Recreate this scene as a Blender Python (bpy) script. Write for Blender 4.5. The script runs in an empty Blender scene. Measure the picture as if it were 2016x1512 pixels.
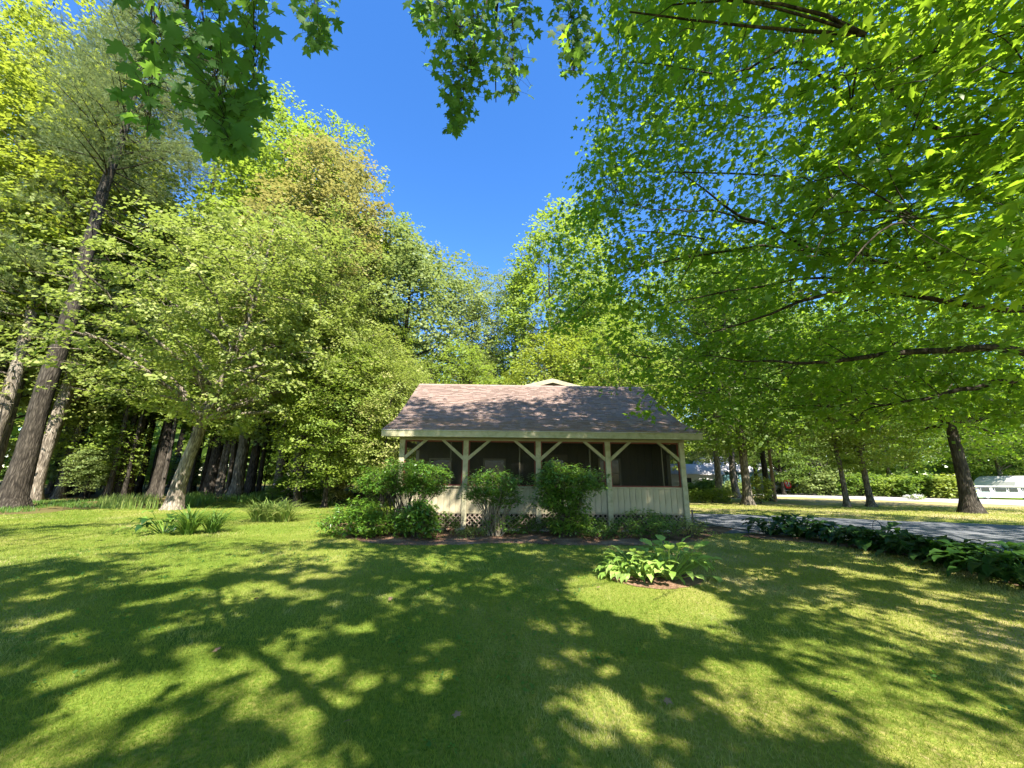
import bpy, math, time
import numpy as np
from mathutils import Matrix, Vector
R = math.radians
sc = bpy.context.scene
T0 = time.time()

# ------------------------------------------------------------------ camera
PITCH, ROLL, F = R(13.6), R(0.5), 760.0
CH = 1.6
fc = np.array([0, math.cos(PITCH), math.sin(PITCH)])
r0_ = np.array([1.0, 0, 0])
u0_ = np.cross(r0_, fc)
rc = r0_ * math.cos(ROLL) + u0_ * math.sin(ROLL)
uc = -r0_ * math.sin(ROLL) + u0_ * math.cos(ROLL)
cam_d = bpy.data.cameras.new('camera')
cam = bpy.data.objects.new('camera', cam_d)
sc.collection.objects.link(cam)
cam_d.sensor_width = 36; cam_d.lens = 36 * F / 2016
cam_d.clip_start = 0.05; cam_d.clip_end = 3000
m = Matrix(((rc[0], uc[0], -fc[0], 0), (rc[1], uc[1], -fc[1], 0), (rc[2], uc[2], -fc[2], CH), (0, 0, 0, 1)))
cam.matrix_world = m
sc.camera = cam

# ------------------------------------------------------------------ light
SUN_EL = R(50)
SUNH = np.array([0.37, -0.93]); SUNH = SUNH / np.linalg.norm(SUNH)
SUN = np.array([SUNH[0] * math.cos(SUN_EL), SUNH[1] * math.cos(SUN_EL), math.sin(SUN_EL)])
world = bpy.data.worlds.new('World'); sc.world = world; world.use_nodes = True
wn = world.node_tree; wn.nodes.clear()
sky = wn.nodes.new('ShaderNodeTexSky'); sky.sky_type = 'NISHITA'; sky.sun_disc = False
sky.sun_elevation = SUN_EL; sky.sun_rotation = math.atan2(SUN[0], SUN[1])
sky.air_density = 1.0; sky.dust_density = 0.25; sky.ozone_density = 2.2; sky.altitude = 200
hs = wn.nodes.new('ShaderNodeHueSaturation'); hs.inputs['Saturation'].default_value = 1.30; hs.inputs['Hue'].default_value = 0.508; hs.inputs['Value'].default_value = 0.93
bg = wn.nodes.new('ShaderNodeBackground'); bg.inputs['Strength'].default_value = 0.115
wo = wn.nodes.new('ShaderNodeOutputWorld')
wn.links.new(sky.outputs[0], hs.inputs['Color']); wn.links.new(hs.outputs[0], bg.inputs['Color']); wn.links.new(bg.outputs[0], wo.inputs[0])
sl = bpy.data.lights.new('sun', 'SUN'); sl.energy = 4.8; sl.angle = R(0.53); sl.color = (1, 0.93, 0.80)
so = bpy.data.objects.new('sun', sl); sc.collection.objects.link(so)
so.rotation_euler = Vector(SUN).to_track_quat('Z', 'Y').to_euler()
sc.view_settings.view_transform = 'Standard'; sc.view_settings.look = 'None'
sc.view_settings.gamma = 1; sc.view_settings.use_curve_mapping = False
sc.view_settings.exposure = 1.93
sc.render.engine = 'CYCLES'
cy = sc.cycles
cy.max_bounces = 9; cy.diffuse_bounces = 6; cy.glossy_bounces = 2; cy.transmission_bounces = 4; cy.transparent_max_bounces = 8
cy.use_denoising = True; cy.sample_clamp_indirect = 6

# ------------------------------------------------------------------ helpers
def ray(px, py):
    return (px - 1008) * rc + (756 - py) * uc + F * fc
def G(px, py, z=0.0):
    d = ray(px, py); t = (z - CH) / d[2]
    return np.array([d[0] * t, d[1] * t, z])
def P(px, py, Y):
    d = ray(px, py); t = Y / d[1]
    return np.array([d[0] * t, Y, CH + d[2] * t])

def link(o, parent=None):
    sc.collection.objects.link(o)
    if parent is not None: o.parent = parent
    return o
def tag(o, label=None, cat=None, group=None, kind=None):
    if label: o['label'] = label
    if cat: o['category'] = cat
    if group: o['group'] = group
    if kind: o['kind'] = kind
    return o
def empty(name, loc=(0, 0, 0), rz=0.0, label=None, cat=None, group=None):
    o = bpy.data.objects.new(name, None); link(o)
    o.location = [float(v) for v in loc]; o.rotation_euler = (0, 0, rz)
    o.empty_display_size = 0.2
    return tag(o, label, cat, group)
def obj(name, me, mat=None, parent=None):
    if mat is not None and len(me.materials) == 0: me.materials.append(mat)
    return link(bpy.data.objects.new(name, me), parent)

def fast_mesh(name, V, Fc, smooth=False, rnd=None):
    """V (n,3), Fc (f,k) uniform polygons; rnd per face"""
    me = bpy.data.meshes.new(name)
    V = np.ascontiguousarray(V, dtype=np.float32); Fc = np.ascontiguousarray(Fc, dtype=np.int32)
    n, (f, k) = len(V), Fc.shape
    me.vertices.add(n); me.vertices.foreach_set('co', V.ravel())
    me.loops.add(f * k); me.loops.foreach_set('vertex_index', Fc.ravel())
    me.polygons.add(f)
    me.polygons.foreach_set('loop_start', np.arange(0, f * k, k, dtype=np.int32))
    me.polygons.foreach_set('loop_total', np.full(f, k, dtype=np.int32))
    if smooth: me.polygons.foreach_set('use_smooth', np.ones(f, dtype=bool))
    if rnd is not None:
        a = me.attributes.new('rnd', 'FLOAT', 'FACE'); a.data.foreach_set('value', np.ascontiguousarray(rnd, dtype=np.float32))
    me.update(calc_edges=True)
    return me

class MB:
    """collects boxes, prisms and tubes into one mesh"""
    def __init__(s): s.v = []; s.f = []; s.r = []
    def add(s, V, Fs, r=0.5):
        n = len(s.v); s.v += [tuple(map(float, p)) for p in V]; s.f += [tuple(i + n for i in f) for f in Fs]; s.r += [r] * len(Fs)
    def box(s, x0, x1, y0, y1, z0, z1, r=0.5):
        V = [(x0, y0, z0), (x1, y0, z0), (x1, y1, z0), (x0, y1, z0), (x0, y0, z1), (x1, y0, z1), (x1, y1, z1), (x0, y1, z1)]
        s.add(V, [(0, 3, 2, 1), (4, 5, 6, 7), (0, 1, 5, 4), (1, 2, 6, 5), (2, 3, 7, 6), (3, 0, 4, 7)], r)
    def hexa(s, V, r=0.5):
        s.add(V, [(0, 3, 2, 1), (4, 5, 6, 7), (0, 1, 5, 4), (1, 2, 6, 5), (2, 3, 7, 6), (3, 0, 4, 7)], r)
    def bar(s, a, b, w, d, up=(0, 1, 0), r=0.5):
        a = np.array(a, float); b = np.array(b, float); t = (b - a); t /= np.linalg.norm(t)
        n = np.array(up, float); n -= t * n.dot(t); n /= np.linalg.norm(n); q = np.cross(t, n)
        V = []
        for p in (a, b):
            for (i, j) in ((-1, -1), (1, -1), (1, 1), (-1, 1)): V.append(p + q * i * w / 2 + n * j * d / 2)
        s.hexa(V, r)
    def tube(s, path, rad, sides=8, r=0.5):
        V, Fc = tubes(np.array(path, float)[None], np.array(rad, float)[None], sides)
        s.add(V, [tuple(f) for f in Fc], r)
        k = len(V); s.add(V[:sides], [tuple(range(sides))[::-1]], r); s.add(V[k - sides:], [tuple(range(sides))], r)
    def build(s, name, mat=None, parent=None, smooth=False, bevel=0):
        me = bpy.data.meshes.new(name); me.from_pydata(s.v, [], s.f); me.update()
        a = me.attributes.new('rnd', 'FLOAT', 'FACE'); a.data.foreach_set('value', np.array(s.r, dtype=np.float32))
        if smooth: me.polygons.foreach_set('use_smooth', np.ones(len(me.polygons), dtype=bool))
        o = obj(name, me, mat, parent)
        if bevel:
            bv = o.modifiers.new('bevel', 'BEVEL'); bv.width = bevel; bv.segments = 1; bv.limit_method = 'ANGLE'
        return o

def tubes(PP, RR, sides):
    """PP (M,K,3) paths, RR (M,K) radii -> verts, quads"""
    M_, K, _ = PP.shape
    T = np.gradient(PP, axis=1) if K > 2 else np.repeat((PP[:, 1:] - PP[:, :1]), 2, axis=1)
    T = T / (np.linalg.norm(T, axis=2, keepdims=True) + 1e-9)
    tm = T.mean(axis=1)
    ref = np.where(np.abs(tm[:, 2:3]) > 0.75, np.array([[1.0, 0, 0]]), np.array([[0, 0, 1.0]]))[:, None, :]
    A = np.cross(T, ref); A /= (np.linalg.norm(A, axis=2, keepdims=True) + 1e-9)
    B = np.cross(T, A)
    th = np.arange(sides) * 2 * math.pi / sides
    V = PP[:, :, None, :] + RR[:, :, None, None] * (A[:, :, None, :] * np.cos(th)[None, None, :, None] + B[:, :, None, :] * np.sin(th)[None, None, :, None])
    idx = np.arange(M_ * K * sides).reshape(M_, K, sides)
    a = idx[:, :-1, :]; b = np.roll(a, -1, axis=2); c = idx[:, 1:, :]; d = np.roll(c, -1, axis=2)
    Fc = np.stack([a, c, d, b], axis=-1).reshape(-1, 4)
    return V.reshape(-1, 3), Fc

class NS:
    """cheap smooth 3-D noise from sines, about -1..1"""
    def __init__(s, rng, n=10, f=1.0):
        s.k = rng.normal(size=(n, 3)) * f; s.p = rng.uniform(0, 6.28, n); s.n = n
    def __call__(s, X): return np.sin(X @ s.k.T + s.p).sum(axis=-1) / math.sqrt(s.n) * 0.8

# ------------------------------------------------------------------ materials
def newmat(name):
    mt = bpy.data.materials.new(name); mt.use_nodes = True
    nt = mt.node_tree; nt.nodes.clear()
    return mt, nt, nt.nodes.new('ShaderNodeOutputMaterial')
def N(nt, t, **kw):
    n = nt.nodes.new(t)
    for k, v in kw.items(): setattr(n, k, v)
    return n
def ramp(nt, stops):
    n = nt.nodes.new('ShaderNodeValToRGB'); cr = n.color_ramp
    while len(cr.elements) < len(stops): cr.elements.new(0.5)
    for e, (p, c) in zip(cr.elements, stops): e.position = p; e.color = (*c, 1)
    return n
def math_(nt, op, a, b=None, clamp=False):
    n = nt.nodes.new('ShaderNodeMath'); n.operation = op; n.use_clamp = clamp
    for i, v in enumerate((a, b)):
        if v is None: continue
        if isinstance(v, (int, float)): n.inputs[i].default_value = v
        else: nt.links.new(v, n.inputs[i])
    return n.outputs[0]

def leaf_mat(name, cols, trans=(0.30, 0.42, 0.04), tfac=0.42, rough=0.5, spec=0.3, clump=0.35, tip=None):
    mt, nt, out = newmat(name); L = nt.links.new
    at = N(nt, 'ShaderNodeAttribute', attribute_name='rnd')
    tc = N(nt, 'ShaderNodeTexCoord')
    no = N(nt, 'ShaderNodeTexNoise'); no.inputs['Scale'].default_value = 0.45; no.inputs['Detail'].default_value = 2
    L(tc.outputs['Object'], no.inputs['Vector'])
    oi = N(nt, 'ShaderNodeObjectInfo')
    v = math_(nt, 'MULTIPLY', at.outputs['Fac'], 1 - clump)
    v2 = math_(nt, 'MULTIPLY', no.outputs['Fac'], clump * 1.6)
    v = math_(nt, 'ADD', v, v2)
    v3 = math_(nt, 'MULTIPLY', oi.outputs['Random'], 0.16)
    v = math_(nt, 'ADD', v, v3); v = math_(nt, 'SUBTRACT', v, 0.2, True)
    rp = ramp(nt, cols); L(v, rp.inputs[0])
    b = N(nt, 'ShaderNodeBsdfPrincipled'); b.inputs['Roughness'].default_value = rough
    b.inputs['Specular IOR Level'].default_value = spec
    L(rp.outputs[0], b.inputs['Base Color'])
    tr = N(nt, 'ShaderNodeBsdfTranslucent')
    mx = N(nt, 'ShaderNodeMix', data_type='RGBA', blend_type='MIX'); mx.inputs[0].default_value = 0.4
    L(rp.outputs[0], mx.inputs[6]); mx.inputs[7].default_value = (*trans, 1)
    mx.inputs[0].default_value = 0.75
    L(mx.outputs[2], tr.inputs['Color'])
    ms = N(nt, 'ShaderNodeMixShader'); ms.inputs[0].default_value = tfac
    L(b.outputs[0], ms.inputs[1]); L(tr.outputs[0], ms.inputs[2]); L(ms.outputs[0], out.inputs[0])
    return mt

def bark_mat(name, c1, c2, c3, scale=1.0, bump=0.6):
    mt, nt, out = newmat(name); L = nt.links.new
    tc = N(nt, 'ShaderNodeTexCoord'); mp = N(nt, 'ShaderNodeMapping'); mp.inputs['Scale'].default_value = (9 * scale, 9 * scale, 1.6 * scale)
    L(tc.outputs['Object'], mp.inputs[0])
    n1 = N(nt, 'ShaderNodeTexNoise'); n1.inputs['Scale'].default_value = 1.6; n1.inputs['Detail'].default_value = 6; n1.inputs['Roughness'].default_value = 0.65
    L(mp.outputs[0], n1.inputs['Vector'])
    vo = N(nt, 'ShaderNodeTexVoronoi', feature='DISTANCE_TO_EDGE'); vo.inputs['Scale'].default_value = 1.3
    L(mp.outputs[0], vo.inputs['Vector'])
    n2 = N(nt, 'ShaderNodeTexNoise'); n2.inputs['Scale'].default_value = 1.2; n2.inputs['Detail'].default_value = 3
    L(tc.outputs['Object'], n2.inputs['Vector'])
    rp = ramp(nt, [(0.28, c1), (0.5, c2), (0.72, c3)])
    s = math_(nt, 'MULTIPLY', vo.outputs['Distance'], 0.7); s = math_(nt, 'ADD', s, n1.outputs['Fac']); s = math_(nt, 'SUBTRACT', s, 0.12)
    s2 = math_(nt, 'SUBTRACT', n2.outputs['Fac'], 0.5); s2 = math_(nt, 'MULTIPLY', s2, 0.5); s = math_(nt, 'ADD', s, s2)
    L(s, rp.inputs[0])
    b = N(nt, 'ShaderNodeBsdfPrincipled'); b.inputs['Roughness'].default_value = 0.95; b.inputs['Specular IOR Level'].default_value = 0.15
    L(rp.outputs[0], b.inputs['Base Color'])
    h = math_(nt, 'MINIMUM', vo.outputs['Distance'], 0.25); h = math_(nt, 'MULTIPLY', h, 2.0); h = math_(nt, 'ADD', h, n1.outputs['Fac'])
    bu = N(nt, 'ShaderNodeBump'); bu.inputs['Strength'].default_value = bump; bu.inputs['Distance'].default_value = 0.05
    L(h, bu.inputs['Height']); L(bu.outputs[0], b.inputs['Normal']); L(b.outputs[0], out.inputs[0])
    return mt

def plain_mat(name, col, rough=0.7, var=0.12, scale=3.0, spec=0.3, bump=0.0, stretch=(1, 1, 1), metallic=0, rndvar=0.0, dirt=None):
    mt, nt, out = newmat(name); L = nt.links.new
    tc = N(nt, 'ShaderNodeTexCoord'); mp = N(nt, 'ShaderNodeMapping'); mp.inputs['Scale'].default_value = stretch
    L(tc.outputs['Object'], mp.inputs[0])
    n1 = N(nt, 'ShaderNodeTexNoise'); n1.inputs['Scale'].default_value = scale; n1.inputs['Detail'].default_value = 6; n1.inputs['Roughness'].default_value = 0.6
    L(mp.outputs[0], n1.inputs['Vector'])
    lo = [c * (1 - var * 2) for c in col]; hi = [min(1, c * (1 + var * 2)) for c in col]
    if dirt: lo = dirt
    rp = ramp(nt, [(0.3, lo), (0.52, col), (0.75, hi)])
    f = n1.outputs['Fac']
    if rndvar:
        at = N(nt, 'ShaderNodeAttribute', attribute_name='rnd')
        s = math_(nt, 'SUBTRACT', at.outputs['Fac'], 0.5); s = math_(nt, 'MULTIPLY', s, rndvar); f = math_(nt, 'ADD', f, s)
    L(f, rp.inputs[0])
    b = N(nt, 'ShaderNodeBsdfPrincipled'); b.inputs['Roughness'].default_value = rough; b.inputs['Specular IOR Level'].default_value = spec
    b.inputs['Metallic'].default_value = metallic
    L(rp.outputs[0], b.inputs['Base Color'])
    if bump:
        bu = N(nt, 'ShaderNodeBump'); bu.inputs['Strength'].default_value = bump; bu.inputs['Distance'].default_value = 0.02
        L(n1.outputs['Fac'], bu.inputs['Height']); L(bu.outputs[0], b.inputs['Normal'])
    L(b.outputs[0], out.inputs[0])
    return mt

def ground_mat(name, cols, big=0.25, fine=30.0, bump=0.5, extra=None):
    mt, nt, out = newmat(name); L = nt.links.new
    tc = N(nt, 'ShaderNodeTexCoord')
    a = N(nt, 'ShaderNodeTexNoise'); a.inputs['Scale'].default_value = big; a.inputs['Detail'].default_value = 5; L(tc.outputs['Object'], a.inputs['Vector'])
    b_ = N(nt, 'ShaderNodeTexNoise'); b_.inputs['Scale'].default_value = fine; b_.inputs['Detail'].default_value = 5; L(tc.outputs['Object'], b_.inputs['Vector'])
    s = math_(nt, 'MULTIPLY', a.outputs['Fac'], 0.55); t = math_(nt, 'MULTIPLY', b_.outputs['Fac'], 0.45); s = math_(nt, 'ADD', s, t)
    if extra:   # the lawn is drier towards the right, under the big maple
        sx_ = N(nt, 'ShaderNodeSeparateXYZ'); L(tc.outputs['Object'], sx_.inputs[0])
        mr = N(nt, 'ShaderNodeMapRange'); mr.inputs[1].default_value = -1; mr.inputs[2].default_value = 6; mr.inputs[3].default_value = -0.02; mr.inputs[4].default_value = extra
        L(sx_.outputs[0], mr.inputs[0]); s = math_(nt, 'ADD', s, mr.outputs[0])
    rp = ramp(nt, cols); L(s, rp.inputs[0])
    p = N(nt, 'ShaderNodeBsdfPrincipled'); p.inputs['Roughness'].default_value = 0.95; p.inputs['Specular IOR Level'].default_value = 0.1
    L(rp.outputs[0], p.inputs['Base Color'])
    bu = N(nt, 'ShaderNodeBump'); bu.inputs['Strength'].default_value = bump; bu.inputs['Distance'].default_value = 0.03
    L(b_.outputs['Fac'], bu.inputs['Height']); L(bu.outputs[0], p.inputs['Normal']); L(p.outputs[0], out.inputs[0])
    return mt

M = {}
M['leaf_maple'] = leaf_mat('leaf_maple', [(0.1, (0.045, 0.10, 0.016)), (0.5, (0.075, 0.15, 0.022)), (0.9, (0.14, 0.22, 0.03))], (0.46, 0.72, 0.035), 0.53, 0.42, 0.35)
M['leaf_hang'] = leaf_mat('leaf_hang', [(0.1, (0.03, 0.085, 0.025)), (0.5, (0.055, 0.13, 0.035)), (0.9, (0.10, 0.19, 0.045))], (0.30, 0.55, 0.06), 0.56, 0.6, 0.2)
M['leaf_front'] = leaf_mat('leaf_front', [(0.05, (0.13, 0.18, 0.04)), (0.4, (0.22, 0.27, 0.065)), (0.72, (0.31, 0.34, 0.10)), (0.9, (0.40, 0.32, 0.17))], (0.36, 0.46, 0.07), 0.42)
M['leaf_yellow'] = leaf_mat('leaf_yellow', [(0.05, (0.13, 0.18, 0.035)), (0.5, (0.21, 0.27, 0.05)), (0.9, (0.31, 0.34, 0.08))], (0.44, 0.52, 0.04), 0.45)
M['leaf_tan'] = leaf_mat('leaf_tan', [(0.05, (0.15, 0.19, 0.05)), (0.5, (0.26, 0.26, 0.09)), (0.85, (0.36, 0.30, 0.15)), (0.98, (0.40, 0.31, 0.19))], (0.42, 0.38, 0.10), 0.4)
M['leaf_oak'] = leaf_mat('leaf_oak', [(0.05, (0.09, 0.14, 0.04)), (0.5, (0.17, 0.23, 0.07)), (0.9, (0.28, 0.32, 0.12))], (0.34, 0.42, 0.10), 0.4)
M['leaf_lime'] = leaf_mat('leaf_lime', [(0.05, (0.11, 0.17, 0.03)), (0.5, (0.19, 0.26, 0.045)), (0.9, (0.29, 0.34, 0.07))], (0.38, 0.52, 0.05), 0.45)
M['leaf_dark'] = leaf_mat('leaf_dark', [(0.05, (0.05, 0.095, 0.018)), (0.5, (0.10, 0.165, 0.03)), (0.9, (0.19, 0.26, 0.05))], (0.30, 0.46, 0.04), 0.45)
M['needle'] = leaf_mat('needle', [(0.1, (0.07, 0.11, 0.045)), (0.5, (0.13, 0.18, 0.065)), (0.9, (0.24, 0.28, 0.10))], (0.32, 0.38, 0.12), 0.35)
M['rhodo'] = leaf_mat('rhodo', [(0.05, (0.03, 0.08, 0.014)), (0.4, (0.07, 0.16, 0.022)), (0.7, (0.13, 0.24, 0.025)), (0.95, (0.27, 0.34, 0.04))], (0.26, 0.42, 0.03), 0.35, 0.32, 0.5)
M['hosta'] = leaf_mat('hosta', [(0.1, (0.16, 0.28, 0.05)), (0.5, (0.26, 0.40, 0.08)), (0.9, (0.36, 0.48, 0.14))], (0.42, 0.58, 0.10), 0.38, 0.45, 0.3, clump=0.2)
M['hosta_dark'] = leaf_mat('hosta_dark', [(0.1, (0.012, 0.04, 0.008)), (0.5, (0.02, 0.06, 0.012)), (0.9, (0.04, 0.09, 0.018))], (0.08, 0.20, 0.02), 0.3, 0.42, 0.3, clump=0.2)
M['strap'] = leaf_mat('strap', [(0.1, (0.05, 0.11, 0.02)), (0.5, (0.09, 0.18, 0.03)), (0.9, (0.15, 0.25, 0.04))], (0.28, 0.42, 0.05), 0.35, clump=0.2)
M['strap_pale'] = leaf_mat('strap_pale', [(0.1, (0.12, 0.20, 0.04)), (0.5, (0.20, 0.28, 0.06)), (0.9, (0.34, 0.34, 0.12))], (0.40, 0.48, 0.12), 0.35, clump=0.2)
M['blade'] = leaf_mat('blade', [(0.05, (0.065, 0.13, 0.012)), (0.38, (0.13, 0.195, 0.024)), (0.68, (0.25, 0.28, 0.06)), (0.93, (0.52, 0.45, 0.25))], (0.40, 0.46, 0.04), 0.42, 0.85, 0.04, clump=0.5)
M['petal_pink'] = leaf_mat('petal_pink', [(0.1, (0.6, 0.35, 0.42)), (0.9, (0.75, 0.55, 0.6))], (0.7, 0.5, 0.55), 0.3)
M['petal_white'] = leaf_mat('petal_white', [(0.1, (0.75, 0.7, 0.72)), (0.9, (0.8, 0.78, 0.8))], (0.7, 0.7, 0.7), 0.3)
M['bark_maple'] = bark_mat('bark_maple', (0.035, 0.03, 0.025), (0.11, 0.095, 0.075), (0.24, 0.21, 0.175))
M['bark_pale'] = bark_mat('bark_pale', (0.06, 0.05, 0.04), (0.19, 0.16, 0.125), (0.36, 0.31, 0.26))
M['bark_pine'] = bark_mat('bark_pine', (0.03, 0.025, 0.02), (0.08, 0.068, 0.055), (0.17, 0.145, 0.12), 0.8)
M['bark_dark'] = bark_mat('bark_dark', (0.018, 0.015, 0.012), (0.045, 0.038, 0.03), (0.09, 0.077, 0.062))  # dark bark; on the left-hand trunks it also paints in their shade
M['twig'] = plain_mat('twig', (0.07, 0.055, 0.04), 0.9)
M['twig_pale'] = plain_mat('twig_pale', (0.22, 0.18, 0.13), 0.9)
M['trim'] = plain_mat('trim_paint', (0.38, 0.35, 0.235), 0.65, 0.06, 5, bump=0.15, stretch=(1, 1, 1), dirt=(0.24, 0.24, 0.13))
M['trim_beam'] = plain_mat('beam_paint', (0.30, 0.27, 0.18), 0.65, 0.06, 2.5, bump=0.08)
M['siding'] = plain_mat('siding_paint', (0.38, 0.335, 0.23), 0.7, 0.05, 4, bump=0.1, stretch=(1, 1, 0.4), rndvar=0.15, dirt=(0.26, 0.24, 0.15))
M['lattice'] = plain_mat('lattice_wood', (0.24, 0.19, 0.15), 0.85, 0.12, 5)
M['red_frame'] = plain_mat('red_frame', (0.16, 0.04, 0.025), 0.6, 0.1, 3)
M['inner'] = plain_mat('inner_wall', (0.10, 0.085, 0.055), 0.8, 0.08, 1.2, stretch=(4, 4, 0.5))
M['dark'] = plain_mat('dark_void', (0.03, 0.028, 0.025), 0.8)
M['white'] = plain_mat('white_paint', (0.60, 0.59, 0.57), 0.5, 0.03)
M['deck'] = plain_mat('deck_boards', (0.18, 0.14, 0.10), 0.8)
M['stone'] = plain_mat('pale_stone', (0.42, 0.39, 0.35), 0.9, 0.15, 8, bump=0.4)
M['shingle'] = plain_mat('shingle', (0.245, 0.18, 0.155), 0.92, 0.09, 22, spec=0.15, bump=0.25, rndvar=0.3)
M['roof_deck'] = plain_mat('roof_deck', (0.05, 0.045, 0.045), 0.9)
M['curtain'] = plain_mat('curtain', (0.6, 0.58, 0.52), 0.9, 0.05)
M['black_rubber'] = plain_mat('black_rubber', (0.02, 0.025, 0.02), 0.5)
M['teal'] = plain_mat('teal_siding', (0.12, 0.25, 0.28), 0.7, 0.05)
M['mint'] = plain_mat('mint_metal', (0.50, 0.66, 0.64), 0.5, 0.04)
M['grey_roof'] = plain_mat('grey_roof', (0.55, 0.53, 0.55), 0.8, 0.05)
M['red'] = plain_mat('red_paint', (0.65, 0.03, 0.03), 0.5, 0.05)
M['wood_post'] = plain_mat('wood_post', (0.22, 0.14, 0.09), 0.85)
M['car_paint'] = plain_mat('grey_car_paint', (0.25, 0.27, 0.30), 0.3, 0.02, spec=0.6)

def glass_dark(name, col=(0.03, 0.035, 0.04), rough=0.08):
    mt, nt, out = newmat(name)
    b = N(nt, 'ShaderNodeBsdfPrincipled'); b.inputs['Base Color'].default_value = (*col, 1); b.inputs['Roughness'].default_value = rough
    b.inputs['Specular IOR Level'].default_value = 0.6
    nt.links.new(b.outputs[0], out.inputs[0]); return mt
M['pane'] = glass_dark('dark_pane')
def screen_mat():
    mt, nt, out = newmat('insect_screen')
    t = N(nt, 'ShaderNodeBsdfTransparent'); t.inputs[0].default_value = (1, 1, 1, 1)
    d = N(nt, 'ShaderNodeBsdfDiffuse'); d.inputs[0].default_value = (0.025, 0.024, 0.02, 1)
    ms = N(nt, 'ShaderNodeMixShader'); ms.inputs[0].default_value = 0.56
    nt.links.new(t.outputs[0], ms.inputs[1]); nt.links.new(d.outputs[0], ms.inputs[2]); nt.links.new(ms.outputs[0], out.inputs[0])
    return mt
M['screen'] = screen_mat()
M['lawn'] = ground_mat('lawn', [(0.32, (0.048, 0.09, 0.010)), (0.46, (0.115, 0.165, 0.022)), (0.58, (0.21, 0.21, 0.05)), (0.70, (0.34, 0.27, 0.15))], 0.35, 26, 0.6, extra=0.10)
M['meadow'] = ground_mat('meadow', [(0.35, (0.10, 0.16, 0.02)), (0.55, (0.16, 0.21, 0.03)), (0.7, (0.24, 0.24, 0.06))], 0.1, 9, 0.3)
M['forest_floor'] = ground_mat('forest_floor', [(0.34, (0.05, 0.04, 0.018)), (0.48, (0.11, 0.085, 0.035)), (0.6, (0.10, 0.12, 0.025)), (0.7, (0.24, 0.17, 0.09))], 0.5, 14, 0.8)
M['soil'] = ground_mat('soil', [(0.36, (0.06, 0.035, 0.022)), (0.5, (0.17, 0.10, 0.065)), (0.66, (0.34, 0.22, 0.15))], 1.2, 28, 1.0)
M['asphalt'] = ground_mat('asphalt', [(0.35, (0.08, 0.088, 0.10)), (0.55, (0.125, 0.133, 0.148)), (0.7, (0.20, 0.20, 0.21))], 0.8, 60, 0.3)
M['road'] = ground_mat('road', [(0.35, (0.26, 0.25, 0.24)), (0.6, (0.36, 0.34, 0.33))], 0.5, 40, 0.2)
M['verge'] = ground_mat('verge', [(0.35, (0.20, 0.19, 0.06)), (0.5, (0.30, 0.24, 0.11)), (0.65, (0.38, 0.30, 0.18))], 0.4, 18, 0.4)

# ------------------------------------------------------------------ leaf templates (x across, y to tip, z normal), triangles
def tmpl_maple():
    o = [(0, 0, 0), (.42, -.04, -.05), (.24, .2, .02), (.56, .5, -.09), (.2, .52, .02), (0, 1, -.14), (-.2, .52, .02), (-.56, .5, -.09), (-.24, .2, .02), (-.42, -.04, -.05)]
    return np.array(o), np.array([(0, i, i + 1) for i in range(1, 9)])
def tmpl_maple_big():
    half = [(.30, -.13), (.25, .0), (.46, .06), (.33, .17), (.30, .26), (.47, .33), (.62, .56), (.44, .53), (.30, .56), (.17, .50), (.22, .68), (.11, .80), (0, 1.02)]
    pts = half + [(-x, y) for x, y in half[-2::-1]]
    V = [(0, .0, 0.0), (0, .35, .03)] + [(x, y, -.16 * (x * x + (y - .35) ** 2) * 1.4) for x, y in pts]
    n = len(pts); Fc = [(1, 2 + i, 3 + i) for i in range(n - 1)] + [(1, 0, 2), (1, n + 1, 0)]
    return np.array(V), np.array(Fc)
def tmpl_rhomb(w=0.38):
    return np.array([(0, 0, 0), (w, .5, .06), (0, 1, -.05), (-w, .5, .06)]), np.array([(0, 1, 2), (0, 2, 3)])
def tmpl_long():
    return np.array([(0, 0, 0), (.16, .3, .03), (.17, .65, 0), (0, 1, -.1), (-.17, .65, 0), (-.16, .3, .03), (0, .5, -.02)]), \
        np.array([(0, 1, 6), (1, 2, 6), (2, 3, 6), (3, 4, 6), (4, 5, 6), (5, 0, 6)])
def tmpl_tuft(rng, n=7):
    V = []; Fc = []
    for i in range(n):
        d = rng.normal(size=3); d[1] = abs(d[1]) * 1.2 + 0.8; d[0] *= .7; d[2] *= .6; d /= np.linalg.norm(d)
        s = np.cross(d, rng.normal(size=3)); s /= np.linalg.norm(s); s *= .028
        V += [-s, s, d * rng.uniform(.8, 1.1)]; Fc.append((3 * i, 3 * i + 1, 3 * i + 2))
    return np.array(V), np.array(Fc)
TM, TMB, TR, TL = tmpl_maple(), tmpl_maple_big(), tmpl_rhomb(), tmpl_long()
TR2 = tmpl_rhomb(0.5)

def norm(a): return a / (np.linalg.norm(a, axis=-1, keepdims=True) + 1e-9)
def frames(nrm, tipd):
    nrm = norm(nrm); tip = norm(tipd - nrm * (tipd * nrm).sum(-1, keepdims=True)); side = np.cross(tip, nrm)
    return side, tip, nrm
def leaves_mesh(name, T, pos, nrm, tipd, size, rnd, smooth=False):
    V, Fc = T; S, Tp, Nn = frames(nrm, tipd)
    size = np.broadcast_to(size, (len(pos),))[:, None, None]
    X = pos[:, None, :] + size * (V[None, :, 0:1] * S[:, None, :] + V[None, :, 1:2] * Tp[:, None, :] + V[None, :, 2:3] * Nn[:, None, :])
    K = len(V); FF = (Fc[None] + (np.arange(len(pos)) * K)[:, None, None]).reshape(-1, 3)
    return fast_mesh(name, X.reshape(-1, 3), FF, smooth, np.repeat(rnd, len(Fc)))

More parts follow.
